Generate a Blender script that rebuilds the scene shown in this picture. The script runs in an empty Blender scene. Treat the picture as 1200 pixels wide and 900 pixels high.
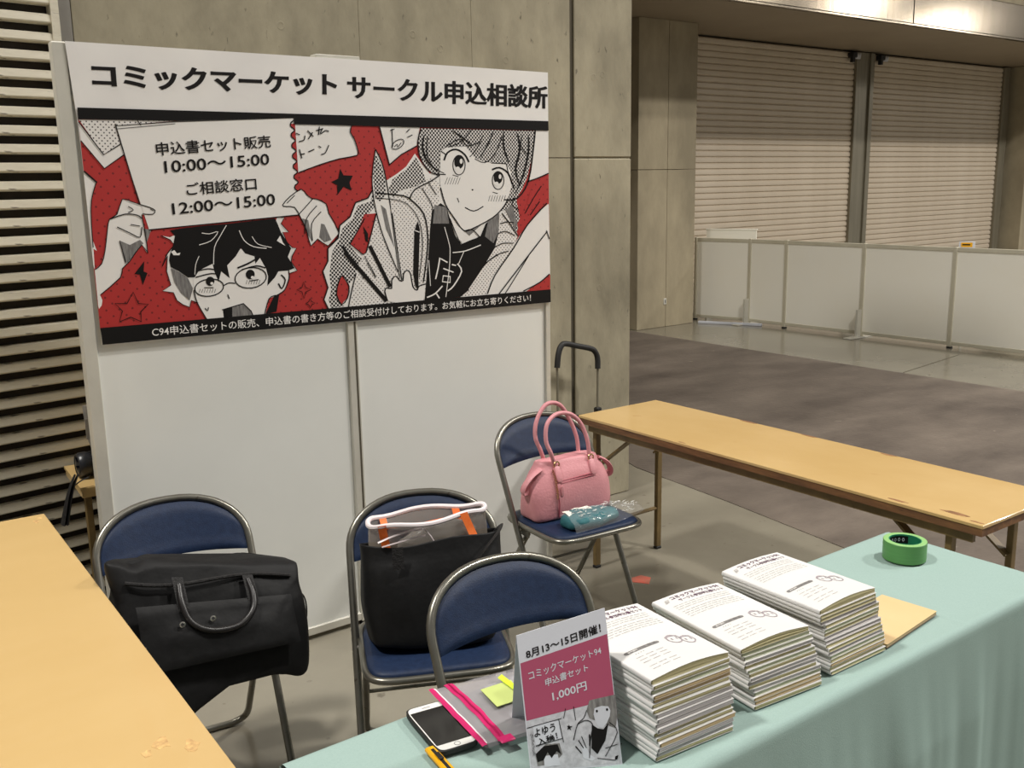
import bpy, math, random
from mathutils import Vector, Matrix, noise
random.seed(7)
SC = bpy.context.scene
COL = SC.collection
PI = math.pi

# ------------------------------------------------------------------ camera
CAMH = 1.697
FPX = 1157.0
ROT = Matrix(((0.7995246, 0.13404568, -0.58548456),
              (-0.60038309, 0.15022265, -0.78547648),
              (-0.01733669, 0.9795228, 0.20058546)))
# orthonormal world axes as rows -> columns are the camera axes
RX = Vector(ROT[0]).normalized()
RZ = Vector(ROT[2]); RZ = (RZ - RX*RZ.dot(RX)).normalized()
RY = RZ.cross(RX)
ROT = Matrix((RX, RY, RZ)) if RY.dot(Vector((-0.6, .15, -.785))) > 0 else Matrix((RX, -RY, RZ))
cam = bpy.data.cameras.new('camera')
cam.sensor_width = 36.0
cam.lens = FPX/1200*36
cam.clip_start = .05
cam.clip_end = 300
camo = bpy.data.objects.new('camera', cam)
COL.objects.link(camo)
camo.matrix_world = Matrix.Translation((0, 0, CAMH)) @ ROT.to_4x4()
SC.camera = camo

# ------------------------------------------------------------------ world, lamps, exposure
W = bpy.data.worlds.new('hall_air')
SC.world = W
W.use_nodes = True
W.node_tree.nodes['Background'].inputs[0].default_value = (1.0, .965, .91, 1)
W.node_tree.nodes['Background'].inputs[1].default_value = 0.255
SC.view_settings.view_transform = 'Standard'
SC.view_settings.look = 'None'
SC.view_settings.exposure = -0.38
SC.view_settings.gamma = 1.0
SC.view_settings.use_curve_mapping = False


def lamp(x, y, z, size, watt, spread=150):
    l = bpy.data.lights.new('hall_lamp', 'AREA')
    l.shape = 'DISK'
    l.size = size
    l.energy = watt
    l.color = (1.0, .96, .90)
    l.spread = math.radians(spread)
    o = bpy.data.objects.new('hall_lamp', l)
    COL.objects.link(o)
    o.location = (x, y, z)
    return o


LAMPS = [(-2.8, 3.0, 9.0, 1.0, 700), (5.0, -1.0, 10, .7, 620), (12, -2.8, 10, 1.1, 1650), (21, -2.8, 10, 1.1, 1350)]
for a in LAMPS:
    lamp(*a)
for (x, y, z, r, watt) in [(43, -16, 9.7, .9, 1100), (53.5, -17.5, 9.6, .9, 1100), (50, -17.5, 8.6, .8, 700), (34, -14.5, 9.6, .8, 400), (4.0, -7.0, 9.6, .5, 160)]:
    l = bpy.data.lights.new('far_hall_lamp', 'POINT')
    l.energy = watt
    l.shadow_soft_size = r
    l.color = (1.0, .95, .88)
    o = bpy.data.objects.new('far_hall_lamp', l)
    COL.objects.link(o)
    o.location = (x, y, z)

# ------------------------------------------------------------------ pixel helpers: a point of the 1200x900 frame onto a real plane


def ray(px, py):
    return ROT @ Vector((px-600, -(py-450), -FPX))


def on_plane(px, py, p0, n):
    r = ray(px, py)
    c = Vector((0, 0, CAMH))
    t = (Vector(p0)-c).dot(n)/r.dot(n)
    return c + r*t


def on_z(px, py, z): return on_plane(px, py, (0, 0, z), Vector((0, 0, 1)))
def on_y(px, py, y): return on_plane(px, py, (0, y, 0), Vector((0, 1, 0)))
def on_x(px, py, x): return on_plane(px, py, (x, 0, 0), Vector((1, 0, 0)))

# ------------------------------------------------------------------ materials


def lin(c):
    return tuple(((v/255/12.92) if v/255 <= .04045 else ((v/255+.055)/1.055)**2.4) for v in c)


MATS = {}


def mat(name, col, rough=.6, metal=0, col2=None, scale=8, stretch=(1, 1, 1), bump=0, bscale=40, detail=6, contrast=(.35, .65),
        spots=None, spot_scale=30, spot_at=.12, coat=0, trans=0, spec=.5):
    m = bpy.data.materials.new(name)
    MATS[name] = m
    m.use_nodes = True
    nt = m.node_tree
    b = nt.nodes['Principled BSDF']
    b.inputs['Roughness'].default_value = rough
    b.inputs['Metallic'].default_value = metal
    b.inputs['Specular IOR Level'].default_value = spec
    b.inputs['Coat Weight'].default_value = coat
    c1 = lin(col)
    b.inputs['Base Color'].default_value = (*c1, 1)
    tc = nt.nodes.new('ShaderNodeTexCoord')
    mp = nt.nodes.new('ShaderNodeMapping')
    mp.inputs['Scale'].default_value = stretch
    nt.links.new(tc.outputs['Object'], mp.inputs['Vector'])
    out = None
    if col2:
        n = nt.nodes.new('ShaderNodeTexNoise')
        n.inputs['Scale'].default_value = scale
        n.inputs['Detail'].default_value = detail
        n.inputs['Roughness'].default_value = .62
        nt.links.new(mp.outputs[0], n.inputs['Vector'])
        r = nt.nodes.new('ShaderNodeValToRGB')
        r.color_ramp.elements[0].position = contrast[0]
        r.color_ramp.elements[1].position = contrast[1]
        r.color_ramp.elements[0].color = (*c1, 1)
        r.color_ramp.elements[1].color = (*lin(col2), 1)
        nt.links.new(n.outputs['Fac'], r.inputs['Fac'])
        out = r.outputs['Color']
    if spots:
        v = nt.nodes.new('ShaderNodeTexNoise')
        v.inputs['Scale'].default_value = spot_scale
        v.inputs['Detail'].default_value = 3
        nt.links.new(mp.outputs[0], v.inputs['Vector'])
        r2 = nt.nodes.new('ShaderNodeValToRGB')
        r2.color_ramp.elements[0].position = 1-spot_at-.38
        r2.color_ramp.elements[1].position = 1-spot_at-.30
        r2.color_ramp.elements[0].color = (0, 0, 0, 1)
        r2.color_ramp.elements[1].color = (1, 1, 1, 1)
        nt.links.new(v.outputs['Fac'], r2.inputs['Fac'])
        mx = nt.nodes.new('ShaderNodeMix')
        mx.data_type = 'RGBA'
        nt.links.new(r2.outputs['Color'], mx.inputs['Factor'])
        if out:
            nt.links.new(out, mx.inputs['A'])
        else:
            mx.inputs['A'].default_value = (*c1, 1)
        mx.inputs['B'].default_value = (*lin(spots), 1)
        out = mx.outputs['Result']
    if out:
        nt.links.new(out, b.inputs['Base Color'])
    if bump:
        n = nt.nodes.new('ShaderNodeTexNoise')
        n.inputs['Scale'].default_value = bscale
        n.inputs['Detail'].default_value = 4
        nt.links.new(mp.outputs[0], n.inputs['Vector'])
        bp = nt.nodes.new('ShaderNodeBump')
        bp.inputs['Strength'].default_value = bump
        bp.inputs['Distance'].default_value = .01
        nt.links.new(n.outputs['Fac'], bp.inputs['Height'])
        nt.links.new(bp.outputs[0], b.inputs['Normal'])
    return m


def tone(name, paper, dot, pitch, r, ang=45, rough=.6):
    """printed screen tone: round dots on a tilted square grid in the x-z plane of the sheet"""
    m = bpy.data.materials.new(name)
    m.use_nodes = True
    nt = m.node_tree
    b = nt.nodes['Principled BSDF']
    b.inputs['Roughness'].default_value = rough
    tc = nt.nodes.new('ShaderNodeTexCoord')
    mp = nt.nodes.new('ShaderNodeMapping')
    mp.inputs['Rotation'].default_value = (0, math.radians(ang), 0)
    mp.inputs['Scale'].default_value = (1/pitch,)*3
    nt.links.new(tc.outputs['Object'], mp.inputs['Vector'])
    fr = nt.nodes.new('ShaderNodeVectorMath')
    fr.operation = 'FRACTION'
    ad = nt.nodes.new('ShaderNodeVectorMath')
    ad.operation = 'ADD'
    ad.inputs[1].default_value = (500, 500, 500)
    nt.links.new(mp.outputs[0], ad.inputs[0])
    nt.links.new(ad.outputs[0], fr.inputs[0])
    sb = nt.nodes.new('ShaderNodeVectorMath')
    sb.operation = 'SUBTRACT'
    sb.inputs[1].default_value = (.5, 0, .5)
    nt.links.new(fr.outputs[0], sb.inputs[0])
    ml = nt.nodes.new('ShaderNodeVectorMath')
    ml.operation = 'MULTIPLY'
    ml.inputs[1].default_value = (1, 0, 1)
    nt.links.new(sb.outputs[0], ml.inputs[0])
    ln = nt.nodes.new('ShaderNodeVectorMath')
    ln.operation = 'LENGTH'
    nt.links.new(ml.outputs[0], ln.inputs[0])
    lt = nt.nodes.new('ShaderNodeMath')
    lt.operation = 'LESS_THAN'
    lt.inputs[1].default_value = r
    nt.links.new(ln.outputs['Value'], lt.inputs[0])
    mx = nt.nodes.new('ShaderNodeMix')
    mx.data_type = 'RGBA'
    mx.inputs['A'].default_value = (*lin(paper), 1)
    mx.inputs['B'].default_value = (*lin(dot), 1)
    nt.links.new(lt.outputs[0], mx.inputs['Factor'])
    nt.links.new(mx.outputs['Result'], b.inputs['Base Color'])
    return m


def film(name, col=(255, 255, 255), clear=.8, rough=.12):
    m = bpy.data.materials.new(name)
    m.use_nodes = True
    nt = m.node_tree
    b = nt.nodes['Principled BSDF']
    b.inputs['Base Color'].default_value = (*lin(col), 1)
    b.inputs['Roughness'].default_value = rough
    b.inputs['Specular IOR Level'].default_value = .8
    t = nt.nodes.new('ShaderNodeBsdfTransparent')
    mx = nt.nodes.new('ShaderNodeMixShader')
    mx.inputs[0].default_value = 1-clear
    nt.links.new(t.outputs[0], mx.inputs[1])
    nt.links.new(b.outputs[0], mx.inputs[2])
    out = nt.nodes['Material Output']
    nt.links.new(mx.outputs[0], out.inputs[0])
    return m


CONC = mat('board_formed_concrete', (128, 121, 102), .85, col2=(176, 167, 143), scale=2.2, stretch=(1.4, 1, .7), bump=.35, bscale=14, detail=10,
           contrast=(.3, .7), spots=(104, 97, 82), spot_scale=26, spot_at=-.055)
CONC_FAR = mat('far_concrete', (140, 130, 108), .85, col2=(172, 160, 134), scale=1.2, stretch=(1.5, 1, .7), bump=.3, bscale=8, detail=8)
GROOVE = mat('groove_shadow_gap', (84, 78, 64), .9)
FLOOR = mat('polished_concrete_floor', (118, 112, 100), .17, col2=(142, 137, 122), scale=.9, bump=.05, bscale=3, detail=9, contrast=(.3, .7),
            spots=(104, 98, 86), spot_scale=14, spot_at=-.06, spec=.5)
ASPH = mat('dark_worn_screed', (80, 71, 64), .6, col2=(124, 113, 102), scale=1.5, stretch=(.8, 1.3, 1), bump=.3, bscale=30, detail=14, contrast=(.3, .75),
           spots=(140, 129, 117), spot_scale=9, spot_at=-.08)
SLAT = mat('galvanised_slat', (206, 198, 178), .45, col2=(228, 222, 204), scale=9, stretch=(.7, 1, 5), contrast=(.3, .7), spots=(110, 101, 86), spot_scale=18, spot_at=-.02)
SLATBACK = mat('louver_recess', (38, 32, 26), .9, col2=(50, 43, 35), scale=10)
JAMB = mat('grey_steel_jamb', (128, 124, 118), .5, metal=.2, col2=(146, 142, 134), scale=4)
SHUT = mat('roller_shutter_paint', (190, 176, 156), .5, col2=(200, 187, 168), scale=1.5)
STEEL = mat('shutter_guide_steel', (126, 120, 104), .4, metal=.5, col2=(142, 136, 120), scale=3, stretch=(6, 6, .4))
FASC = mat('brushed_fascia_steel', (134, 124, 108), .13, metal=.85, col2=(144, 134, 120), scale=2.5, stretch=(12, 1, .6), bump=.008, bscale=3)
SOFF = mat('soffit_paint', (142, 128, 108), .6, metal=0, col2=(150, 136, 116), scale=1)
PANEL = mat('partition_laminate', (233, 234, 229), .42, col2=(237, 238, 233), scale=2.2, spec=.4)
PANELFR = mat('partition_frame_aluminium', (208, 205, 194), .38, metal=.2, col2=(216, 213, 202), scale=8)
FARPAN = mat('far_partition_laminate', (254, 250, 236), .45, col2=(255, 252, 240), scale=1.5)
FARFR = mat('far_partition_frame', (206, 200, 178), .4, metal=.1, col2=(214, 208, 188), scale=5)
SHEET = mat('banner_paper', (243, 240, 236), .5, col2=(233, 230, 228), scale=2.2, bump=.5, bscale=2.6, detail=2)
INKB = mat('black_ink', (17, 15, 15), .5, spec=.25)
INKT = mat('heading_ink', (24, 20, 20), .5, spec=.25)
INKW = mat('white_ink', (238, 235, 231), .55)
INKG = mat('grey_ink', (96, 93, 92), .6, col2=(140, 138, 136), scale=60, stretch=(3, 1, .4))
INKL = mat('light_grey_ink', (150, 147, 146), .6, col2=(196, 193, 190), scale=120)
RED = tone('red_dotted_ink', (178, 42, 40), (118, 22, 22), .0285, .12)
TONE_L = tone('light_dot_tone', (234, 230, 226), (70, 66, 66), .0115, .2)
TONE_M = tone('medium_dot_tone', (234, 230, 226), (24, 22, 22), .0105, .42)
WOOD = mat('yellow_birch_laminate', (198, 166, 110), .32, col2=(205, 174, 119), scale=1.5, stretch=(1, 1.6, 1), detail=5, contrast=(.25, .75), coat=.2,
           spots=(205, 165, 105), spot_scale=5, spot_at=-.09)
WOODR = mat('amber_table_laminate', (204, 170, 112), .22, col2=(211, 178, 122), scale=2, stretch=(1.6, 1, 1), detail=5, coat=.35,
            spots=(194, 154, 100), spot_scale=6, spot_at=-.09)
EDGE = mat('brown_table_edge', (92, 62, 40), .6, col2=(132, 92, 56), scale=6, stretch=(8, 1, 8), spots=(60, 42, 30), spot_scale=20, spot_at=-.05)
LEGM = mat('olive_brown_leg_paint', (104, 86, 52), .5, col2=(128, 106, 66), scale=9, metal=.1)
CHIP = mat('chipped_wood_core', (120, 84, 54), .8, col2=(158, 116, 76), scale=40)
CHROME = mat('dull_chair_tube', (134, 132, 124), .3, metal=.8, col2=(122, 119, 108), scale=12, spots=(92, 82, 70), spot_scale=30, spot_at=-.03)
BLUE = mat('navy_vinyl', (20, 34, 60), .5, col2=(26, 42, 70), scale=60, bump=.1, bscale=300, spec=.3)
RUBBER = mat('black_rubber', (26, 25, 24), .6)
NYLON = mat('black_nylon', (15, 15, 16), .6, col2=(22, 22, 23), scale=30, bump=.8, bscale=7, spec=.28)
NYLON2 = mat('black_webbing', (26, 25, 25), .6, col2=(36, 35, 35), scale=60, bump=.3, bscale=200, spec=.3)
LEATHB = mat('dark_handle_leather', (30, 28, 28), .38, spec=.5)
SILVER = mat('bright_metal', (210, 206, 198), .2, metal=.9)
GOLD = mat('pale_gold_metal', (214, 178, 128), .25, metal=.9)
PINK = mat('pink_leather', (208, 140, 146), .42, col2=(216, 150, 156), scale=6, bump=.15, bscale=120, spec=.4)
PINKD = mat('deep_pink_trim', (164, 76, 90), .5)
TEAL = mat('teal_cloth_fold', (28, 86, 94), .7, col2=(40, 104, 110), scale=20, bump=.6, bscale=18)
CREAM = mat('cream_print', (232, 230, 216), .6)
FILM = film('clear_film', (230, 232, 234), .90, .05)
VINYL = film('smoky_clear_vinyl', (150, 140, 128), .5, .15)
POUCHF = film('pouch_mesh_vinyl', (176, 172, 176), .45, .2)
WTRIM = mat('white_binding', (232, 222, 224), .5)
ORANGE = mat('orange_webbing', (244, 112, 40), .6, col2=(250, 126, 54), scale=80)
CLOTH = mat('sea_green_tablecloth', (150, 173, 167), .85, col2=(155, 178, 172), scale=300, bump=.12, bscale=500, spec=.1)
PAPER = mat('booklet_cover_paper', (222, 221, 219), .6, col2=(216, 215, 213), scale=3)
PAGE_C = [mat('page_block_cream', (204, 196, 156), .8, col2=(170, 162, 118), scale=4, stretch=(1, 1, 220)),
          mat('page_block_white', (210, 206, 202), .8, col2=(160, 155, 162), scale=4, stretch=(1, 1, 220)),
          mat('page_block_pale_green', (196, 200, 172), .8, col2=(158, 164, 136), scale=4, stretch=(1, 1, 220)),
          mat('page_block_buff', (212, 190, 150), .8, col2=(178, 152, 112), scale=4, stretch=(1, 1, 220))]
MAGENTA = mat('magenta_print', (168, 76, 104), .5)
CARDG = mat('card_print_grey', (176, 176, 182), .5, col2=(206, 206, 212), scale=90)
CARDW = mat('card_white', (206, 208, 216), .5)
HOTPINK = mat('hot_pink_zip_tape', (204, 30, 104), .45)
LIME = mat('lime_sticky_note', (190, 204, 122), .7)
LIMED = mat('lime_film_strip', (206, 232, 60), .5)
SCREEN = mat('phone_glass', (26, 26, 24), .08)
PHONEW = mat('phone_white_face', (226, 226, 222), .25)
YELLOW = mat('yellow_plastic', (240, 176, 20), .35)
TAPEG = mat('green_tape', (84, 140, 74), .38, col2=(92, 150, 82), scale=5, stretch=(1, 1, 30))
TAPEL = mat('light_green_tape_edge', (146, 192, 122), .6, col2=(134, 184, 112), scale=300)
TAPEC = mat('tape_core_card', (24, 120, 84), .6)
KRAFT = mat('kraft_notepad', (214, 184, 134), .7, col2=(220, 191, 143), scale=5)
GREYP = film('grey_translucent_plastic', (150, 146, 142), .3, .3)
LENS = mat('black_rubbed_plastic', (30, 32, 38), .35)
GLASSD = mat('dark_lens_glass', (16, 18, 26), .05)

# ------------------------------------------------------------------ mesh helpers


class MB:
    def __init__(s):
        s.v = []
        s.f = []
        s.m = []
        s.mi = 0

    def add(s, vs, fs, M=None):
        b = len(s.v)
        for p in vs:
            p = Vector(p)
            s.v.append(tuple(M @ p if M is not None else p))
        for f in fs:
            s.f.append(tuple(i+b for i in f))
            s.m.append(s.mi)
        return s

    def box(s, x0, x1, y0, y1, z0, z1, M=None, bev=0):
        if bev <= 0:
            vs = [(x, y, z) for z in (z0, z1) for x, y in ((x0, y0), (x1, y0), (x1, y1), (x0, y1))]
            return s.add(vs, [(3, 2, 1, 0), (4, 5, 6, 7), (0, 1, 5, 4), (1, 2, 6, 5), (2, 3, 7, 6), (3, 0, 4, 7)], M)
        b = bev
        rings = []
        for (ix, iz) in ((b, z0), (0, z0+b), (0, z1-b), (b, z1)):
            X0, X1, Y0, Y1 = x0+ix, x1-ix, y0+ix, y1-ix
            c = b*.7 if ix == 0 else b*.5
            rings.append([(X0+c, Y0, iz), (X1-c, Y0, iz), (X1, Y0+c, iz), (X1, Y1-c, iz), (X1-c, Y1, iz), (X0+c, Y1, iz), (X0, Y1-c, iz), (X0, Y0+c, iz)])
        return s.rings(rings, True, M=M)

    def rings(s, rings, cap=True, closed=True, M=None):
        n = len(rings[0])
        vs = [p for r in rings for p in r]
        fs = []
        for k in range(len(rings)-1):
            for i in range(n if closed else n-1):
                j = (i+1) % n
                fs.append((k*n+i, k*n+j, (k+1)*n+j, (k+1)*n+i))
        if cap:
            fs.append(tuple(reversed(range(n))))
            fs.append(tuple(range((len(rings)-1)*n, len(rings)*n)))
        return s.add(vs, fs, M)

    def tube(s, pts, r, n=10, closed=False, flat=1.0):
        P = [Vector(p) for p in pts]
        L = len(P)
        rings = []
        up = Vector((0, 0, 1))
        prev = None
        for i in range(L):
            if closed:
                d = (P[(i+1) % L]-P[i-1]).normalized()
            else:
                d = (P[min(i+1, L-1)]-P[max(i-1, 0)]).normalized()
            if prev is None:
                a = d.cross(up)
                if a.length < .1:
                    a = d.cross(Vector((0, 1, 0)))
                a.normalize()
            else:
                a = (prev-d*prev.dot(d)).normalized()
            prev = a
            bb = d.cross(a)
            rr = r[i] if isinstance(r, (list, tuple)) else r
            rings.append([tuple(P[i]+a*math.cos(2*PI*k/n)*rr+bb*math.sin(2*PI*k/n)*rr*flat) for k in range(n)])
        if closed:
            rings.append(rings[0])
            return s.rings(rings, False)
        return s.rings(rings, True)

    def lathe(s, prof, n=32, c=(0, 0, 0), M=None):
        rings = [[(c[0]+r*math.cos(2*PI*k/n), c[1]+r*math.sin(2*PI*k/n), c[2]+z) for k in range(n)] for r, z in prof]
        return s.rings(rings, False, M=M)

    def prism(s, poly, z0, z1, M=None):
        n = len(poly)
        vs = [(x, y, z0) for x, y in poly]+[(x, y, z1) for x, y in poly]
        fs = [tuple(reversed(range(n))), tuple(range(n, 2*n))]+[(i, (i+1) % n, n+(i+1) % n, n+i) for i in range(n)]
        return s.add(vs, fs, M)

    def grid(s, fn, nu, nv, flip=False, M=None):
        vs = [fn(i/(nu-1), j/(nv-1)) for j in range(nv) for i in range(nu)]
        fs = []
        for j in range(nv-1):
            for i in range(nu-1):
                q = (j*nu+i, j*nu+i+1, (j+1)*nu+i+1, (j+1)*nu+i)
                fs.append(tuple(reversed(q)) if flip else q)
        return s.add(vs, fs, M)

    def build(s, name, mats, parent=None, smooth=True, angle=38):
        me = bpy.data.meshes.new(name)
        me.from_pydata(s.v, [], s.f)
        if not isinstance(mats, (list, tuple)):
            mats = [mats]
        for m in mats:
            me.materials.append(m)
        me.polygons.foreach_set('material_index', s.m)
        me.validate()
        me.update()
        if smooth:
            me.shade_smooth()
            me.set_sharp_from_angle(angle=math.radians(angle))
        o = bpy.data.objects.new(name, me)
        COL.objects.link(o)
        if parent:
            o.parent = parent
        return o


def tag(o, label=None, cat=None, group=None, kind=None):
    if label:
        o['label'] = label
    if cat:
        o['category'] = cat
    if group:
        o['group'] = group
    if kind:
        o['kind'] = kind
    return o


def thing(name, label, cat, loc=(0, 0, 0), rz=0, group=None):
    o = bpy.data.objects.new(name, None)
    COL.objects.link(o)
    o.empty_display_size = .05
    o.location = loc
    o.rotation_euler = (0, 0, rz)
    return tag(o, label, cat, group)


def structure(name, loc=(0, 0, 0), rz=0, label=None):
    o = bpy.data.objects.new(name, None)
    COL.objects.link(o)
    o.empty_display_size = .05
    o.location = loc
    o.rotation_euler = (0, 0, rz)
    return tag(o, label, None, None, 'structure')


def dup(o, parent=None):
    c = o.copy()
    COL.objects.link(c)
    c.parent = parent
    for ch in list(o.children):
        dup(ch, c)
    return c


def smooth_path(pts, k=6, closed=False):
    P = [Vector(p) for p in pts]
    n = len(P)
    out = []
    for i in range(n if closed else n-1):
        p0 = P[i-1] if (closed or i > 0) else P[0]
        p1 = P[i]
        p2 = P[(i+1) % n]
        p3 = P[(i+2) % n] if (closed or i+2 < n) else P[n-1]
        for j in range(k):
            t = j/k
            out.append(.5*((2*p1)+(-p0+p2)*t+(2*p0-5*p1+4*p2-p3)*t*t+(-p0+3*p1-3*p2+p3)*t**3))
    if not closed:
        out.append(P[-1])
    return out


def superellipse(w, d, e, n, cx=0, cy=0, z=0):
    r = []
    for k in range(n):
        a = 2*PI*k/n
        c, s_ = math.cos(a), math.sin(a)
        r.append((cx+w/2*math.copysign(abs(c)**(2/e), c), cy+d/2*math.copysign(abs(s_)**(2/e), s_), z))
    return r


def wobble(q):
    return Vector((noise.noise(q), noise.noise(q+Vector((31.7, 5.2, 9.1))), noise.noise(q+Vector((-12.3, 44.5, 7.7)))))


def loft(sections, n=40, cap=True, wob=0, wscale=8, seed=0, sub=4):
    """sections: (z, w, d, exponent, cx, cy); interpolated smoothly"""
    S = smooth_path([Vector(s[:3]) for s in sections], sub)
    T = smooth_path([Vector(s[3:6]) for s in sections], sub)
    rings = []
    for a, b in zip(S, T):
        ring = superellipse(max(a[1], .001), max(a[2], .001), b[0], n, b[1], b[2], a[0])
        if wob:
            ring = [tuple(Vector(p)+wobble(Vector(p)*wscale+Vector((seed, 0, 0)))*wob) for p in ring]
        rings.append(ring)
    m = MB()
    m.rings(rings, cap)
    return m


FONT_CACHE = {}


def text_tris(body, bold=0.0):
    key = (body, bold)
    if key in FONT_CACHE:
        return FONT_CACHE[key]
    cu = bpy.data.curves.new('lettering', 'FONT')
    cu.body = body
    cu.size = 1
    cu.resolution_u = 3
    cu.offset = bold
    cu.fill_mode = 'FRONT'
    o = bpy.data.objects.new('lettering', cu)
    COL.objects.link(o)
    bpy.context.view_layer.update()
    dg = bpy.context.evaluated_depsgraph_get()
    ev = o.evaluated_get(dg)
    me = ev.to_mesh()
    vs = [v.co.copy() for v in me.vertices]
    fs = [tuple(p.vertices) for p in me.polygons]
    ev.to_mesh_clear()
    bpy.data.objects.remove(o)
    bpy.data.curves.remove(cu)
    x0 = min(v.x for v in vs)
    x1 = max(v.x for v in vs)
    y0 = min(v.y for v in vs)
    y1 = max(v.y for v in vs)
    uv = [((v.x-x0)/(x1-x0), (v.y-y0)/(y1-y0)) for v in vs]
    FONT_CACHE[key] = (uv, fs)
    return uv, fs


def add_text(mb, body, quad, bold=0.0, off=Vector((0, 0, 0))):
    """quad: TL, TR, BR, BL 3-D points of the lettering's box"""
    uv, fs = text_tris(body, bold)
    TL, TR, BR, BL = [Vector(q) for q in quad]
    vs = [(BL*(1-u)+BR*u)*(1-v)+(TL*(1-u)+TR*u)*v+off for u, v in uv]
    mb.add(vs, fs)


def tri_poly(pts3):
    from mathutils.geometry import tessellate_polygon
    return [tuple(t) for t in tessellate_polygon([[Vector(p) for p in pts3]])]


class Print:
    """flat print: filled shapes and pen lines given as frame pixels, laid on a real plane"""

    def __init__(s, p0, n, parent, step=.00025):
        s.p0 = Vector(p0)
        s.n = Vector(n).normalized()
        s.parent = parent
        s.step = step
        s.layer = 1
        s.sub = 0
        s.inv = parent.matrix_world.inverted() if parent else Matrix()

    def P(s, px, py, k=None):
        q = on_plane(px, py, s.p0, s.n)
        return s.inv @ (q+s.n*s.step*((s.layer if k is None else k)+s.sub*.03))

    def fill(s, mb, pts, smooth=0):
        q = [s.P(*p) for p in pts]
        if smooth:
            q = smooth_path(q, smooth, True)
        mb.add(q, tri_poly(q))

    def line(s, mb, pts, w=1.0, smooth=3, closed=False, taper=False):
        """w in pixels"""
        q = [Vector((p[0], p[1], 0)) for p in pts]
        if smooth and len(q) > 2:
            q = smooth_path(q, smooth, closed)
        if closed:
            q = q+[q[0]]
        L = len(q)
        vs = []
        for i in range(L):
            if closed:
                d = q[(i+1) % (L-1)]-q[(i-1) % (L-1)]
            else:
                d = q[min(i+1, L-1)]-q[max(i-1, 0)]
            d = Vector((-d.y, d.x, 0))
            if d.length < 1e-6:
                d = Vector((0, 1, 0))
            d.normalize()
            ww = w/2
            if taper:
                ww *= .35+.65*math.sin(PI*min(max(i/(L-1), .04), .96))
            vs += [s.P(q[i].x+d.x*ww, q[i].y+d.y*ww), s.P(q[i].x-d.x*ww, q[i].y-d.y*ww)]
        mb.add(vs, [(2*i, 2*i+1, 2*i+3, 2*i+2) for i in range(L-1)])

    def text(s, mb, body, quad, bold=0):
        add_text(mb, body, [s.P(*p) for p in quad], bold)

    def done(s, mb, name, m):
        o = mb.build(name, m, s.parent, smooth=False)
        o['kind'] = 'stuff'
        return o


# ================================================================== THE SETTING
WY = 3.84          # near concrete wall plane
# floor ---------------------------------------------------------------
fl = structure('floor')
MB().box(-12, 40, -9, 14, -.1, 0).build('screed', FLOOR, fl)
# darker worn strip, laid 3 mm proud
edge = [on_z(p[0], p[1], 0) for p in ((746, 548), (872, 597), (998, 646))]
m = MB()
poly = [(4.16, 9.5), (4.06, 4.3), (4.008, 4.139), (3.93, 3.35), (3.817, 2.52), (3.70, 1.4), (3.55, -8.9), (7.82, -8.9), (7.80, 3.7), (7.77, 6.85), (7.79, 9.5)]
m.prism([tuple(p) for p in poly], 0, .003)
m.build('dark_strip', ASPH, fl, smooth=False)
for (a, b) in (((9.0, 4.9), (7.82, 4.75)),):
    m = MB().tube([(a[0], a[1], .0008), (b[0], b[1], .0008)], .004, 4)
    m.build('floor_joint', GROOVE, fl)
m = MB()
rnd = random.Random(3)

# near concrete wall ---------------------------------------------------
wb = structure('wall_back')
Z_J = 1.808
xs = [0.965, 2.099, 2.669, 3.248]
for i in range(3):
    for z0, z1 in ((0, Z_J-.002), (Z_J+.002, 4.4)):
        MB().box(xs[i]+.0005, xs[i+1]-.0005, WY, WY+.9, z0, z1, bev=.0012).build('concrete_panel', CONC, wb)
for z0, z1 in ((0, Z_J-.002), (Z_J+.002, 4.4)):
    MB().box(3.277, 3.662, WY, WY+.9, z0, z1, bev=.006).build('concrete_panel', CONC, wb)
MB().box(.93, 3.60, WY+.012, WY+.89, 0, 4.39).build('joint_backing', GROOVE, wb, smooth=False)
# form-tie holes
for (x, z) in ((3.40, 2.20), (3.46, 2.215), (1.75, 2.32), (2.36, 2.33), (2.50, 2.28), (3.44, 1.15), (2.86, 2.25)):
    MB().lathe([(.018, -.001), (.016, .0006), (.011, .0006), (.010, -.004)], 16, M=Matrix.Translation((x, WY, z)) @ Matrix.Rotation(PI/2, 4, 'X')).build('tie_hole', CONC, wb)

# left slatted shutter -----------------------------------------------------
LA = math.radians(8.5)
d1 = structure('door_1', (.915, WY-.005, 0), LA)
Lw = 3.0
MB().box(-Lw, .02, .035, .09, 0, 4.2).build('shutter_backing', SLATBACK, d1, smooth=False)
PITCH = .0628
zz0 = .012
sl = None
nslat = int(4.0/PITCH)
for i in range(nslat):
    if sl is None:
        m = MB()
        # hat section: front face, sloped flanks going back
        prof = [(.045, -.002), (.012, -.001), (.002, .002), (0, .006), (.003, .029), (.010, .033), (.045, .034)]
        rings = []
        for x in (-Lw, -.02):
            rings.append([(x, y, z) for y, z in prof])
        m.rings(rings, True)
        sl = m.build('slat', SLAT, d1, smooth=False)
    else:
        c = sl.copy()
        COL.objects.link(c)
        sl_ = c
        sl_.location = (0, 0, i*PITCH)
sl.location = (0, 0, 0)
MB().box(-.02, .006, -.006, .06, 0, 4.2).build('guide_rail', SLAT, d1)
tj = structure('trim_1')
MB().box(.922, .963, WY-.002, WY+.08, 0, 4.2, bev=.002).build('jamb', JAMB, tj)

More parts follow.
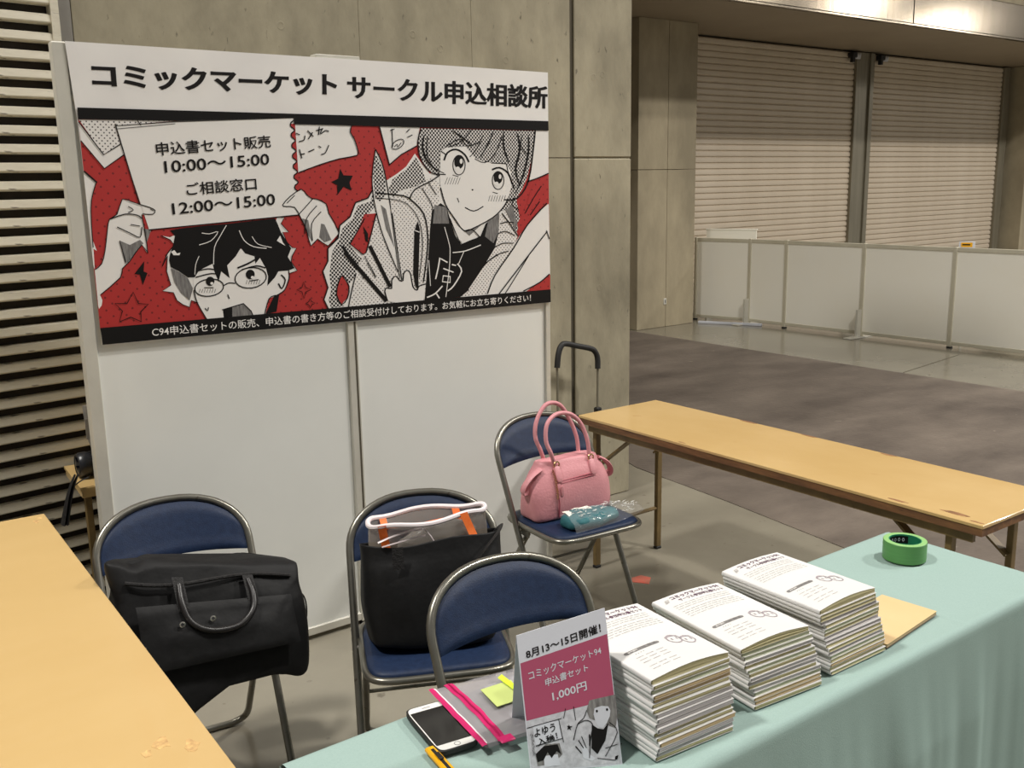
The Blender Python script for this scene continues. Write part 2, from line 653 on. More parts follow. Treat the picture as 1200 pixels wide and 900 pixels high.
# second pillar and recess beyond -------------------------------------------
wp = structure('wall_pillar')
for z0, z1 in ((0, 1.80), (1.804, 3.42)):
    MB().box(7.86, 8.32, 8.13, 9.0, z0, z1, bev=.004).build('concrete_panel', CONC_FAR, wp)
    MB().box(8.324, 8.785, 8.13, 9.0, z0, z1, bev=.004).build('concrete_panel', CONC_FAR, wp)
MB().box(8.283, 8.328, 8.122, 8.132, .262, .335, bev=.003).build('outlet_plate', PANELFR, wp)
MB().box(8.298, 8.313, 8.119, 8.124, .28, .317).build('outlet_socket', INKG, wp)

wf = structure('wall_far')
MB().box(4.3, 9.0, 8.9, 9.4, 0, 3.42).build('plaster', CONC_FAR, wf)
MB().box(9.0, 17.1, 8.95, 9.4, 0, 3.42).build('backing', GROOVE, wf)
MB().box(17.0, 19.4, 8.35, 9.4, 0, 3.42, bev=.01).build('concrete_panel', CONC_FAR, wf)
MB().box(19.41, 22, 8.35, 9.4, 0, 3.42, bev=.01).build('concrete_panel', CONC_FAR, wf)


def shutter(nm, x0, x1):
    s = structure(nm)
    pitch = .0755
    base = None
    for i in range(45):
        if base is None:
            prof = [(8.725, -.004), (8.716, .001), (8.704, .010), (8.701, .035), (8.704, .058), (8.716, .067), (8.725, .0755), (8.73, .0755), (8.73, -.004)]
            base = MB().rings([[(x0, y, z) for y, z in prof], [(x1, y, z) for y, z in prof]], True).build('slat', SHUT, s, angle=20)
        else:
            c = base.copy()
            COL.objects.link(c)
            c.location = (0, 0, i*pitch)
    return s


shutter('door_2', 8.9, 12.66)
shutter('door_3', 12.99, 16.72)
tp = structure('trim_2')
for (x0, x1, y) in ((12.60, 12.70, 8.66), (12.94, 13.03, 8.66)):
    MB().box(x0, x1, y, 8.9, 0, 3.40, bev=.006).build('guide_rail', STEEL, tp)
MB().box(12.70, 12.94, 8.69, 8.9, 0, 3.40).build('post_web', STEEL, tp)
tp = structure('trim_3')
MB().box(16.70, 16.90, 8.66, 8.9, 0, 3.40, bev=.006).build('guide_rail', STEEL, tp)

# soffit, fascia and the wall above --------------------------------------------
ce = structure('ceiling')
MB().box(3.9, 24, 6.95, 9.4, 3.42, 3.5).build('soffit', SOFF, ce, smooth=False)
tf = structure('trim_4')
px_ = [2.3, 5.24, 8.17, 11.10, 14.03, 16.96, 19.89, 22.8]
for i in range(7):
    MB().box(px_[i]+.009, px_[i+1]-.009, 6.90, 6.95, 3.435, 3.845, bev=.004).build('fascia_panel', FASC, tf)
MB().box(2.3, 22.8, 6.885, 6.951, 3.405, 3.43, bev=.004).build('bottom_lip', FASC, tf)
MB().box(2.3, 22.8, 6.93, 7.1, 3.43, 3.86).build('beam_core', GROOVE, tf, smooth=False)
wu = structure('wall_upper')
MB().box(2.3, 24, 7.25, 7.5, 3.5, 5.6).build('plaster', CONC_FAR, wu)


def shutter_sensor(x, label):
    t = thing('shutter_sensor', label, 'sensor', (x, 8.69, 3.28))
    MB().box(-.08, .02, -.09, 0, .03, .10, bev=.008).build('housing', RUBBER, t)
    MB().tube([(.03, -.02, .06), (.075, -.10, .05)], .04, 12).build('lamp_head', CARDW, t)
    MB().box(-.07, -.02, -.08, -.03, -.03, .03).build('bracket', RUBBER, t)
    return t


shutter_sensor(12.50, 'small black and white sensor at the top of the left far shutter')
shutter_sensor(13.17, 'small black and white sensor at the top of the right far shutter')

# ================================================================== FAR PARTITION ROW
FP = [(9.04, 8.325), (9.19, 7.62), (9.215, 7.12), (9.262, 6.155), (9.30, 5.17), (9.345, 4.19), (9.39, 3.20), (9.43, 2.21)]
fp = thing('low_partition', 'long low row of cream partition panels in front of the far shutters', 'partition')
for i in range(len(FP)-1):
    a = Vector((*FP[i], 0))
    b = Vector((*FP[i+1], 0))
    d = (b-a)
    L = d.length
    ang = math.atan2(d.y, d.x)
    M = Matrix.Translation(a) @ Matrix.Rotation(ang, 4, 'Z')
    MB().box(.02, L-.02, -.008, .008, .06, .955, M=M).build('panel', FARPAN, fp, smooth=False)
    MB().box(.0, L, -.016, .016, .955, .995, M=M, bev=.003).build('top_rail', FARFR, fp)
    MB().box(.0, L, -.014, .014, .03, .065, M=M, bev=.003).build('bottom_rail', FARFR, fp)
for i, (x, y) in enumerate(FP):
    MB().box(x-.02, x+.02, y-.02, y+.02, .012, 1.0, bev=.004).build('post', FARFR, fp)
    if i in (1, 3):
        f_ = MB()
        f_.box(x-.24, x+.16, y-.05, y+.05, 0, .012, bev=.003)
        f_.box(x-.09, x-.02, y-.012, y+.012, .012, .3)
        f_.build('foot_plate', PANELFR, fp)
    else:
        MB().lathe([(.0, 0), (.03, 0), (.03, .014), (0, .014)], 12, c=(x, y, 0)).build('levelling_foot', RUBBER, fp)
t = thing('white_rail', 'long white rail lying on the floor at the partition foot by the pillar', 'rail', (8.80, 8.05, 0), math.radians(-62))
MB().box(0, .75, -.02, .02, 0, .03, bev=.004).build('rail', CARDW, t)
MB().box(-.004, 0, -.018, .018, .002, .028).build('end_cap', PANELFR, t)
# things peeping over the partition
t = thing('white_board', 'white board top peeping over the partition beside the pillar', 'board', (9.32, 8.42, 0), math.radians(-66))
MB().box(0, .62, -.012, .012, .25, 1.075).build('sheet', FARPAN, t, smooth=False)
MB().box(-.012, .632, -.016, .016, 1.075, 1.09, bev=.003).build('frame', FARPAN, t)
for x in (.05, .57):
    MB().box(x-.012, x+.012, -.12, .12, 0, .25).build('foot', PANELFR, t)
q = on_x(1133, 290, 9.75)
t = thing('notice_stand', 'small white notice with a yellow and black patch above the far partition', 'sign', (9.75, q.y, 0), math.radians(-60))
MB().box(-.075, .075, -.008, .008, .9, q.z+.06, bev=.002).build('board', CARDW, t)
MB().box(-.055, .05, -.0105, -.008, q.z+.005, q.z+.05).build('yellow_patch', YELLOW, t)
MB().box(-.045, .03, -.012, -.0105, q.z+.022, q.z+.035).build('black_print', INKB, t)
MB().tube([(0, 0, .02), (0, 0, .9)], .012, 8).build('pole', PANELFR, t)
MB().lathe([(0, 0), (.16, 0), (.16, .012), (.02, .02), (0, .02)], 20).build('base', RUBBER, t)

# red tape mark on the floor
q = on_z(754, 680, 0)
t = MB()
t.prism([(q.x-.055, q.y+.02), (q.x-.01, q.y-.045), (q.x+.045, q.y+.0), (q.x+.03, q.y+.045), (q.x-.02, q.y+.05)], 0, .0012)
tag(t.build('tape_mark', mat('faded_red_tape', (206, 96, 78), .7, col2=(180, 110, 92), scale=30), smooth=False), 'small faded red tape scrap stuck on the grey floor', 'tape')

# ================================================================== DISPLAY PARTITION + BANNER
PY = 3.263
dp = thing('display_partition', 'tall two-bay white partition standing behind the chairs and carrying the banner', 'partition', (0, 0, 0))
for x0, x1 in ((.797, 1.678), (1.722, 2.618)):
    MB().box(x0, x1, PY+.010, PY+.026, .05, 2.095).build('panel', PANEL, dp, smooth=False)
for x in (.755, 1.678, 2.618):
    w = .042 if x != 2.618 else .026
    MB().box(x, x+w, PY, PY+.04, .012, 2.13, bev=.004).build('post', PANELFR, dp)
for x0, x1 in ((.797, 1.678), (1.720, 2.618)):
    MB().box(x0, x1, PY+.002, PY+.036, 2.095, 2.128, bev=.003).build('top_rail', PANELFR, dp)
    MB().box(x0, x1, PY+.002, PY+.036, .018, .05, bev=.003).build('bottom_rail', PANELFR, dp)
MB().box(1.705, 1.712, PY-.001, PY+.001, .012, 2.13).build('seam', GROOVE, dp)
for x in (.776, 1.699, 2.631):
    MB().lathe([(0, 0), (.022, 0), (.022, .012), (0, .012)], 14, c=(x, PY+.02, 0)).build('levelling_foot', RUBBER, dp)
a_ = on_y(370, 66, PY)
b_ = on_y(421, 68, PY)
MB().box(a_.x, b_.x, PY-.003, PY+.044, 2.128, 2.143, bev=.002).build('top_clip', PANELFR, dp)

BY = 3.2575
bn = thing('banner', 'wide printed banner with red and black comic artwork taped to the white partition', 'banner', (1.7, BY, 1.2))
bpy.context.view_layer.update()
pr = Print((0, BY-.0003, 0), (0, -1, 0), bn)
cors = [(76, 48), (230, 58), (300, 62.5), (395, 68.5), (520, 76.5), (642, 85), (643, 200), (645, 354.5), (500, 368.5), (300, 388), (120, 405), (105, 260), (92, 150)]
m = MB()
q = [bn.matrix_world.inverted() @ Vector((on_y(x, y, BY).x, BY, on_y(x, y, BY).z)) for x, y in cors]
m.add(q+[p+Vector((0, .002, 0)) for p in q], [(i, (i+1) % 13, 13+(i+1) % 13, 13+i) for i in range(13)]+tri_poly(q)+[tuple(13+i for i in t_) for t_ in tri_poly(q)])
m.build('sheet', SHEET, bn, smooth=False)


def L(shape_lists, name, m_, layer, parent_print=None):
    p = parent_print or pr
    p.layer = layer
    p.sub = 0
    mb = MB()
    for s_ in shape_lists:
        p.sub += 1 if len(shape_lists) < 30 else 0
        k = s_[0]
        if k == 'f':
            p.fill(mb, s_[1], s_[2] if len(s_) > 2 else 0)
        elif k == 'l':
            p.line(mb, s_[1], s_[2] if len(s_) > 2 else 1.1, *(s_[3:]))
        elif k == 't':
            p.text(mb, s_[1], s_[2], s_[3] if len(s_) > 3 else 0)
    return p.done(mb, name, m_)


def ell(cx, cy, rx, ry, rot=0, n=20, a0=0, a1=360):
    o = []
    for k in range(n+(0 if a1-a0 == 360 else 1)):
        a = math.radians(a0+(a1-a0)*k/n)
        x, y = rx*math.cos(a), ry*math.sin(a)
        r = math.radians(rot)
        o.append((cx+x*math.cos(r)-y*math.sin(r), cy+x*math.sin(r)+y*math.cos(r)))
    return o


# red ground
L([('f', [(91.5, 139), (642.2, 152), (644.6, 341), (117.5, 386.5)])], 'red_ground', RED, 1)
# white shapes
paper = [(134.7, 147.5), (206, 142), (300, 139), (343.8, 137.8)]
yy = 140
sc = []
for k in range(7):
    y0 = 141+k*12.2
    xb = 344+k*.85
    sc += [(xb, y0), (xb-3.6, y0+3), (xb-3.8, y0+7), (xb-.5, y0+9.6)]
paper += sc+[(351, 228), (352, 252), (250, 262), (174.7, 269.3)]
hand_l = [(111, 316), (119, 309), (123, 293), (125.6, 270), (128, 257), (137, 251), (143, 233.5), (153, 236), (165, 240), (175, 243), (181.5, 246.5), (179, 251),
          (170, 251), (166, 252), (169, 268), (173, 297), (166, 287), (152, 306), (143, 315), (141, 325), (118, 345), (114, 347)]
hand_r = [(331, 240), (340, 230), (352.7, 221.8), (359, 228), (365, 232.6), (371, 233.4), (382, 239), (385, 250), (397, 273), (384, 288), (372, 280), (364, 288),
          (359, 270), (352, 255), (345, 243), (335, 242)]
ribbon = [(92, 143), (121.3, 181.3), (141.3, 168.7), (145.5, 181), (122, 197.5), (94.5, 165)]
leftwhite = [(97.5, 200), (103, 204), (113, 214), (107.5, 230), (106, 247), (108, 280), (113.5, 294), (109.5, 291.5), (111, 316), (109.5, 312), (104, 262)]
cuff = [(114, 347), (117, 345), (120, 352), (119, 358), (116, 362), (115, 358)]
note = [(345.7, 145.5), (411.8, 147.2), (410.3, 155), (414.9, 163), (418.8, 175), (418.3, 182), (397.8, 186), (374.4, 193), (349.5, 202.3)]
rpaper = [(444.2, 147.6), (492, 149), (488, 171), (470, 181), (456, 193)]
tuft_l = [(188, 276), (199, 281), (204, 287), (196, 297), (190, 312), (196, 300), (195, 318), (200, 334), (190, 341), (203, 343), (207, 352), (214, 357), (222, 360), (224, 352),
          (232, 355), (228, 324), (215, 300), (206, 275), (199, 278)]
tuft_r = [(325, 254), (333, 255), (329, 262), (338, 272), (331, 272), (336, 284), (342, 290), (347, 291), (342, 300), (341, 307), (348, 317), (340, 320), (328, 316), (320, 268)]
face_b = [(226, 318), (235, 300), (320, 285), (328, 317), (337, 316), (338.5, 325), (333, 340), (322, 347), (315, 350), (311, 368), (242, 374.5), (232, 357), (227, 345)]
braid = [(436, 223), (431, 232), (416.4, 237.3), (410, 254), (398, 264), (396, 279), (384, 291), (384, 306), (378, 318), (384, 337), (379.3, 351), (385, 363), (500, 352), (503, 270),
         (512, 225), (505, 205), (493, 190), (486, 180), (476, 195), (466, 203), (452, 212), (440, 205)]
jack_r = [(585.4, 253), (591, 246), (600, 258), (607, 276), (600, 293.4), (572.4, 333), (569.5, 345.5), (537.8, 349), (561, 318), (579.7, 290.5)]
sleeve = [(640.8, 236), (642.9, 240), (644.6, 321), (632, 331), (614.3, 343), (569.5, 346), (572.4, 332.4), (600, 290), (607, 279), (624.4, 253)]
trpaper = [(627, 151.7), (642.2, 152.2), (642.6, 203), (631, 208), (619, 213.5), (624, 190)]
L([('f', x) for x in ([(500, 205), (520, 196), (560, 205), (604, 236), (604, 270), (586, 300), (540, 320), (505, 300), (498, 240)], ribbon, leftwhite, cuff, note, rpaper, hand_l, tuft_l, tuft_r, sleeve, trpaper, braid)], 'white_shapes', INKW, 2)
L([('f', [(92.2, 140), (207, 141.5), (134.7, 147.5), (141.3, 168.7), (121.3, 181.3)]),
   ('f', [(441, 238), (452, 233), (470, 228), (486, 219), (505, 207), (516, 215), (512, 255), (505, 300), (500, 330), (498, 352), (410, 361), (414, 335), (424, 303), (433, 275)]),
   ('f', jack_r)], 'light_tone', TONE_L, 3)
L([('f', [(437, 225), (434, 236), (419, 241), (413, 256), (401, 268), (397, 282), (389, 295), (386, 322), (388, 340), (385, 352), (388, 361), (403, 359), (400, 356), (396, 345),
          (397, 332), (402, 322), (409, 333), (416, 326), (417, 318), (424, 303), (420, 300), (410, 288), (420, 272), (428, 255), (441, 240)]),
   ('f', [(460, 210), (475, 199), (487, 184), (494, 196), (499, 212), (486, 219), (470, 223), (460, 231), (455, 222)]),
   ('f', [(493, 150.2), (627, 153.2), (625.5, 170), (622, 190), (618, 207), (612, 221), (605, 233), (610, 262), (605, 272), (592, 246), (577, 250), (533, 232), (530, 206), (512, 206), (500, 199), (492, 182), (490, 165)])],
  'hair_tone', TONE_M, 3)
# red windows between the shapes
L([('f', [(440.7, 250), (434.5, 275), (431, 287), (428.7, 296), (424.7, 298), (410, 286), (419.3, 270), (427, 251)]),
   ('f', [(401.3, 322.7), (408.7, 335.3), (407, 348.7), (400, 356.7), (394, 344.7), (396.7, 330)]),
   ('f', [(642.8, 205), (643.2, 238), (634, 246), (608, 276), (606, 262), (617, 240), (622, 221), (629, 212)]),
   ('f', [(620.8, 338), (644.6, 322), (644.6, 341), (622, 343)])], 'red_windows', RED, 4)
L([('f', face_b), ('f', paper), ('f', hand_r), ('f', [(439.7, 175), (447, 190), (452, 210), (457, 240), (463, 280), (468, 310), (470, 326), (464, 312), (455, 290), (445, 265), (438, 240), (436, 217), (436.6, 198)])], 'paper_shapes', INKW, 5)
L([('f', [(439.5, 180), (446, 192), (451, 210), (452, 228), (445, 236), (439, 232), (436.8, 205)])], 'feather_tone', TONE_M, 6)
# boy's hair, woman's shirt
hair = [(199, 270), (210, 268), (240, 264.5), (265, 262.5), (300, 258.5), (322, 256), (325, 262), (329, 272), (334, 280), (341, 291), (337, 301), (345, 314), (338, 317), (326, 318),
        (322, 325), (313, 335), (314, 324), (311.6, 314.7), (304.4, 302.2), (299, 309), (298, 300.4), (287, 297), (282, 290.5), (276, 300.4), (266, 311), (269, 326), (259, 318),
        (256, 330), (251, 318), (249, 309), (241, 313), (233, 317), (228, 325), (220, 325), (210, 318), (200, 313), (198, 305), (199, 298.7), (203, 286), (205, 276.4)]
shirt = [(506, 247), (516, 238), (523, 243), (527.5, 257), (533, 276), (540, 286.2), (552, 281), (562.5, 277.5), (569, 262), (577, 256), (584.7, 251), (584, 273), (579.7, 290.5),
         (566.7, 312.2), (549.3, 338.2), (537.8, 348), (497.3, 352.5), (501.7, 300.7), (503.8, 268.9)]
L([('f', hair), ('f', shirt), ('f', [(321, 347), (327, 345), (324, 365), (311, 368)]),
   ('f', [(169, 305.8), (168.2, 318), (172.7, 320), (167.3, 334), (163.8, 321.8), (157.6, 320.9)]),
   ('f', [(398.5, 197.7), (402.4, 205.4), (413.3, 205.9), (409.4, 214), (411.8, 223.3), (402.4, 218.7), (395.4, 228.3), (394.7, 217), (388, 213.2), (396.2, 209.3)]),
   ('f', [(261, 362.7), (272, 360), (272, 371), (262, 372)])], 'black_shapes', INKB, 6)
L([('f', [(200, 314), (210, 319), (220, 326), (226, 338), (222, 352), (212, 343), (204, 330)]),
   ('f', [(139.8, 281.8), (152, 287), (163.8, 281), (168, 285), (158, 297), (150, 307), (146.5, 309)]),
   ('f', [(168, 268), (177, 269), (172, 284)]), ('f', [(354, 256), (361, 258), (366, 284), (359, 272)]), ('f', [(376, 262), (380, 263), (388, 281), (380, 284), (374, 278)]),
   ('f', [(509, 240), (523, 243), (526, 262), (507, 262)]), ('f', [(572, 258), (585, 250), (584, 272), (578, 285), (568, 277)]),
   ('f', [(272, 360), (285, 355.6), (294, 364.4), (295.6, 369.5), (272, 371)]), ('f', [(545, 271), (563, 264), (550, 276)]), ('f', [(592, 246), (600, 240), (606, 262), (604, 270)]),
   ('f', [(446, 240), (452, 245), (462, 290), (452, 268)])],
  'grey_hatching', INKG, 7)
# woman's face, collar and hand
face_w = [(516, 178), (522, 173), (545, 172), (556, 185), (568, 190), (593, 192), (598, 200), (600, 215), (595, 232), (590, 242), (577, 255), (553, 268), (543, 270), (533, 257),
          (522, 240), (516, 220), (515, 207)]
hand_w = [(454, 352.7), (450.7, 342), (452.7, 337.3), (458.7, 338), (458.7, 328.7), (463.3, 323.3), (468, 328.7), (472, 328.7), (472.7, 320.7), (476.7, 316.7), (480.7, 320.7),
          (483.3, 335.3), (488, 340), (490.7, 335.3), (498.7, 332.7), (496, 352.5), (470, 356)]
L([('f', face_w), ('f', [(527, 255), (533, 262), (543, 271), (546, 276), (541, 284), (534, 277)]), ('f', hand_w)], 'face_and_hand', INKW, 8)
# pens
L([('l', [(404, 296), (452.7, 352.7)], 4.5, 0), ('f', [(399, 287), (403, 289), (409, 297), (405.5, 299.5)]), ('l', [(433, 288), (457, 336)], 4.2, 0), ('f', [(425.5, 265), (431, 274), (431, 284), (428, 282)]),
   ('l', [(488.6, 270), (487, 322)], 6.2, 0), ('f', [(489.2, 259), (492, 270), (485.6, 270)]), ('f', [(484, 320), (490, 320), (490, 339), (486.5, 335)])], 'pens', INKB, 9)
lines_ = [
    ('l', [(92, 143), (121.3, 181.3), (141.3, 168.7)], 1.3, 0), ('l', [(94.5, 165), (122, 197.5), (145.5, 181)], 1.3, 0), ('l', [(98, 200.5), (113.5, 214)], 2, 0), ('l', [(112.5, 214), (107, 235), (107, 262), (109, 290)], 1.1),
    ('l', [(134.7, 145), (163.5, 240)], 1.3, 0), ('l', [(135, 147.5), (206, 142.6), (343.8, 138)], .8, 0), ('l', [(137, 151), (205, 145)], .6, 0), ('l', [(174.7, 269.3), (250, 262), (351, 251.7)], 1.3, 0),
    ('l', sc, 1.3, 2), ('l', [(161, 141.5), (165, 147)], 1, 0), ('l', hand_l[:-1], 1.1, 2), ('l', [(128, 257), (146, 251), (160, 252), (166, 256)], 1.3), ('l', [(137, 266), (152, 273), (163.8, 278), (166, 266)], 1.2), ('l', [(153, 263), (164, 265)], 1),
    ('l', [(140, 282), (147, 307)], 1), ('l', [(150, 242), (156, 246), (150, 249)], 1), ('l', [(176, 245), (180, 247)], .8), ('l', hand_r, 1.1, 2, True), ('l', [(336, 238), (345, 229)], .9), ('l', [(350, 251), (360, 240), (366, 233)], 1),
    ('l', [(357, 274), (359, 256), (371, 241)], 1), ('l', [(366, 282), (365, 262), (376, 248)], 1), ('l', note[1:], 1.2, 2), ('l', rpaper[:1]+rpaper[-1:], 1.3, 0), ('l', [rpaper[4], rpaper[3], rpaper[2]], 1.2, 0),
    ('l', [(155.8, 342.2), (162, 355.6), (173.6, 356.4), (164.7, 365.3), (165.6, 376.9), (153, 371.6), (139.8, 376.9), (143.3, 364.4), (134.4, 355.6), (148.7, 355.6)], 1.2, 0, True),
    ('l', tuft_l[:15], 1.1, 0), ('l', tuft_r[:-2], 1, 0), ('l', [(227, 340), (231, 355), (242, 374)], 1.2), ('l', [(338, 317), (338.5, 326), (333, 340), (322, 347)], 1.2), ('l', [(329, 322), (334, 328), (330, 338), (326, 332)], 1.6),
    ('l', ell(244.9, 337, 17, 10, -8), 1.3, 0, True), ('l', ell(293.5, 325.5, 18.5, 12, -8), 1.3, 0, True), ('l', [(262, 334.5), (268, 331.5), (275.5, 332)], 1.2), ('l', [(229, 325), (247, 320.5), (257, 322)], 1.4), ('l', [(283, 316), (300, 311.5), (311, 314)], 1.5),
    ('l', [(278, 314), (290, 309), (299, 304)], 2), ('l', [(229, 318), (243, 315), (251, 316)], 1.4), ('l', [(266.5, 345), (268.5, 350)], 1.2), ('l', [(240, 361), (243, 364), (244, 360)], 1), ('l', [(239, 337), (250, 337)], 1), ('l', [(293, 329), (303, 327.5)], 1),
    ('l', [(310, 368), (315, 350), (323, 346)], 1.2), ('l', [(260, 363), (285, 355.6), (294, 364.4), (296, 369)], 1.1, 0),
    ('l', [(355.5, 330), (358, 337), (364.5, 339), (358, 342), (356, 350), (353.5, 342), (347.5, 339.5), (353.5, 337)], .9, 0, True), ('l', [(363, 350), (365, 353.5), (369, 355), (365, 357), (363.5, 361), (361.5, 357), (358, 355.5), (361.5, 353.5)], .9, 0, True),
    # braid and jacket outlines
    ('l', braid[:12], 1.5, 0), ('l', [(440.7, 250), (434.5, 275), (428.7, 296), (424.7, 298), (410, 286), (427, 256)], 1.3, 0), ('l', [(401.3, 322.7), (408.7, 335.3), (407, 348.7), (400, 356.7), (394, 344.7), (396.7, 330)], 1.3, 2, True),
    ('l', [(417, 320), (411, 345), (408, 361)], 1.2), ('l', [(440, 226), (470, 229), (481, 234), (496, 250), (501, 275), (500, 300), (496, 330)], 1.5), ('l', [(440, 232), (468, 235), (482, 244), (492, 262), (495, 290), (491, 325)], .8),
    ('l', [(480, 233), (486, 222), (505, 212), (515, 205)], 1.4), ('l', [(494, 220), (505, 238), (507, 247)], .9), ('l', [(502, 214), (511, 228)], .9), ('l', [(459.3, 250), (465, 290), (470.5, 328)], 1.1), ('l', [(457, 240), (462, 280), (468, 325)], .8),
    ('l', [(439.7, 175), (436.6, 198), (436, 217), (440, 245), (450, 280), (466, 318)], 1), ('l', [(439.7, 175), (447, 190), (452, 210), (457, 240)], 1.2), ('l', [(427, 300), (437, 318), (440, 325), (430, 308)], .8), ('l', [(424, 325), (434, 330), (448, 350)], .8),
    ('l', hand_w[:15], 1.4, 2), ('l', [(489, 340), (490, 330)], .9),
    # head
    ('l', face_w[8:16], 1.3, 3), ('l', [(493, 151), (489.5, 165), (491, 181), (497, 194), (507, 203), (522, 204.5)], 1.3), ('l', [(501, 160), (500, 180), (508, 196), (520, 203)], .9), ('l', [(522, 172), (538, 163), (548, 171), (562, 166)], 1.1),
    ('l', [(526, 172), (540, 166), (552, 152)], .9), ('l', [(550, 184), (558, 175), (566, 158)], 1), ('l', [(556, 186), (568, 190.5), (580, 180), (588, 160)], 1), ('l', [(575, 191), (593, 192)], 1), ('l', [(593, 192), (596, 205), (603, 222)], 1),
    ('l', [(627, 152), (625, 172), (619, 212), (606, 232), (590, 234)], 1.5), ('l', [(617, 213), (630, 208.5), (642.6, 203)], 1.3), ('l', [(612, 158), (610, 170), (616, 180)], .9), ('l', [(606, 156), (609, 175), (604, 198), (608, 215)], 2.4, 3, False, True), ('l', [(619, 158), (619, 178), (613, 205), (604, 226)], 2.2, 3, False, True),
    ('l', [(497, 158), (495, 172), (500, 188), (512, 200)], 2.2, 3, False, True), ('l', [(530, 153), (540, 160), (553, 170)], 1.6, 3, False, True), ('l', [(578, 154), (572, 168), (563, 184)], 1.6, 3, False, True), ('l', [(590, 154), (590, 172), (596, 190)], 1.8, 3, False, True),
    ('l', [(520, 188), (524, 179), (534, 175), (544, 181), (549, 190)], 2.1), ('l', [(516, 177), (522, 181)], 1.2), ('l', [(576, 199), (585, 196.5), (595, 203), (600, 216)], 2), ('l', [(530, 205), (537, 207)], .8), ('l', [(577, 225), (583, 227)], .8),
    ('l', ell(537.5, 193.5, 7.2, 11.5), 1.1, 0, True), ('l', ell(583.3, 211.5, 6.8, 10.5), 1.1, 0, True),
    ('l', [(535.5, 232), (537.5, 237)], 1), ('l', [(544.5, 243), (555, 247.3), (566, 241.8)], 1.2), ('l', ell(553.3, 222.5, .6, .6, n=6), 1, 0, True),
    ('l', [(527, 256), (535, 276), (541, 286), (552, 282), (563, 277)], 1), ('l', [(543.5, 271), (553, 269), (562, 278)], 1.1), ('l', [(588, 250), (597, 262), (607, 277)], 1.2),
    ('l', [(586, 262), (594, 260), (602, 261)], 1), ('l', [(583, 274), (592, 271), (603, 276)], 1), ('l', [(579, 290), (589, 285), (601, 285)], 1), ('l', [(566, 311), (581, 299), (596, 294)], 1), ('l', [(549, 339), (538, 348)], 1.3), ('l', [(561, 318), (572, 306), (584, 298)], .9),
    ('l', [(640.5, 238), (618, 263), (602, 290), (580, 322), (571, 344)], 1.4), ('l', [(641, 271), (620, 298), (600, 324), (584, 345)], 1.3), ('l', [(619, 300), (603, 326), (591, 345)], 1), ('l', [(643.5, 321), (632, 331), (613, 341)], 1.3), ('l', [(640, 270), (643.5, 280)], 1),
    ('l', [(615, 250), (625, 232), (634, 218)], 1), ('l', [(621, 252), (632, 236)], 1), ('l', [(603, 231), (600, 240), (608, 246)], 1),
    # scribbles on the small papers
    ('l', [(346.5, 156), (351, 158), ], 1.2, 0), ('l', [(350, 166), (356, 164), (357, 159)], 1.2), ('l', [(360, 153), (367, 160)], 1.3, 0), ('l', [(366, 155), (361, 163)], 1.3, 0), ('l', [(370, 153), (378, 151)], 1.2, 0), ('l', [(374, 148.5), (373, 158)], 1.2, 0), ('l', [(378, 150), (375, 157), (381, 153), (385, 154)], 1.2),
    ('l', [(350.5, 175), (353.5, 185.5)], 1.3, 0), ('l', [(352, 181), (357, 180)], 1.2, 0), ('l', [(361, 178), (368, 175)], 1.3, 0), ('l', [(373, 171), (376, 173)], 1.2, 0), ('l', [(376, 181), (381, 179), (385, 170)], 1.2),
    ('l', [(459, 151), (460, 172)], 1, 0), ('l', [(457, 153), (462, 151)], .9, 0), ('l', ell(466, 169, 8, 4.5, -35), .9, 0, True), ('l', [(462, 172), (465, 169), (466, 172), (470, 167)], .8), ('l', [(476, 155), (480, 151)], 1, 0), ('l', [(477, 161), (483, 158)], 1, 0),
]
L(lines_, 'ink_lines', INKB, 10)
L([('f', ell(246, 329.5, 5, 5.4)), ('f', ell(293, 321.5, 5.2, 5.6)), ('f', ell(537.5, 190, 5.6, 8)), ('f', ell(583.3, 208, 5.2, 7.4))], 'pupils', INKB, 9.5)
L([('f', ell(248, 332, 1.8, 1.6)), ('f', ell(295.5, 325, 1.9, 1.7)), ('f', ell(540, 189, 1.8, 3)), ('f', ell(536, 198, 2.6, 2.8)), ('f', ell(585.5, 207, 1.6, 2.8)), ('f', ell(581.5, 215.5, 2.4, 2.6)),
   # hair gleams and shirt glyph strokes
   ('l', [(265, 264), (258, 276), (251, 290), (250, 310)], .9), ('l', [(236, 273), (245, 274), (255, 271.5), (247, 282), (233, 287)], .9), ('l', [(280, 270), (286, 282), (297, 289), (312, 291)], 1), ('l', [(295, 277), (302, 286), (318, 290)], .8),
   ('l', [(233, 300), (229, 310), (228, 322)], .8), ('f', [(200, 295), (204, 293), (207, 297), (211, 296), (210, 299), (203, 299)]), ('f', [(324, 282), (328, 276), (331, 284), (334, 288), (327, 284)]),
   ('l', [(515, 302), (513, 314), (510, 327)], 1.6), ('l', [(516, 303), (524, 307.5)], 1.5, 0), ('l', [(529, 310), (534, 311)], 1.5, 0), ('l', [(519, 314.5), (531, 319)], 1.5, 0),
   ('l', [(519, 323), (527, 324), (527, 331), (518, 330)], 1.5, 0, True), ('l', [(535.5, 309), (540.5, 318), (531, 335), (524, 341)], 1.6), ('l', [(518, 335), (509.5, 344), (500, 348.5)], 1.6), ('l', [(511, 344), (514.5, 349.5)], 1.6, 0),
   ('l', [(520.5, 266), (526, 286), (527, 295), (526, 315), (522, 348)], .9), ('l', [(530, 296), (545, 294), (563, 287)], 1.2), ('l', [(543, 295), (537, 309)], .8), ('l', [(502, 305), (504, 335)], .8), ('l', [(485.8, 270), (491, 272)], 1.1, 0)], 'white_gleams', INKW, 11)
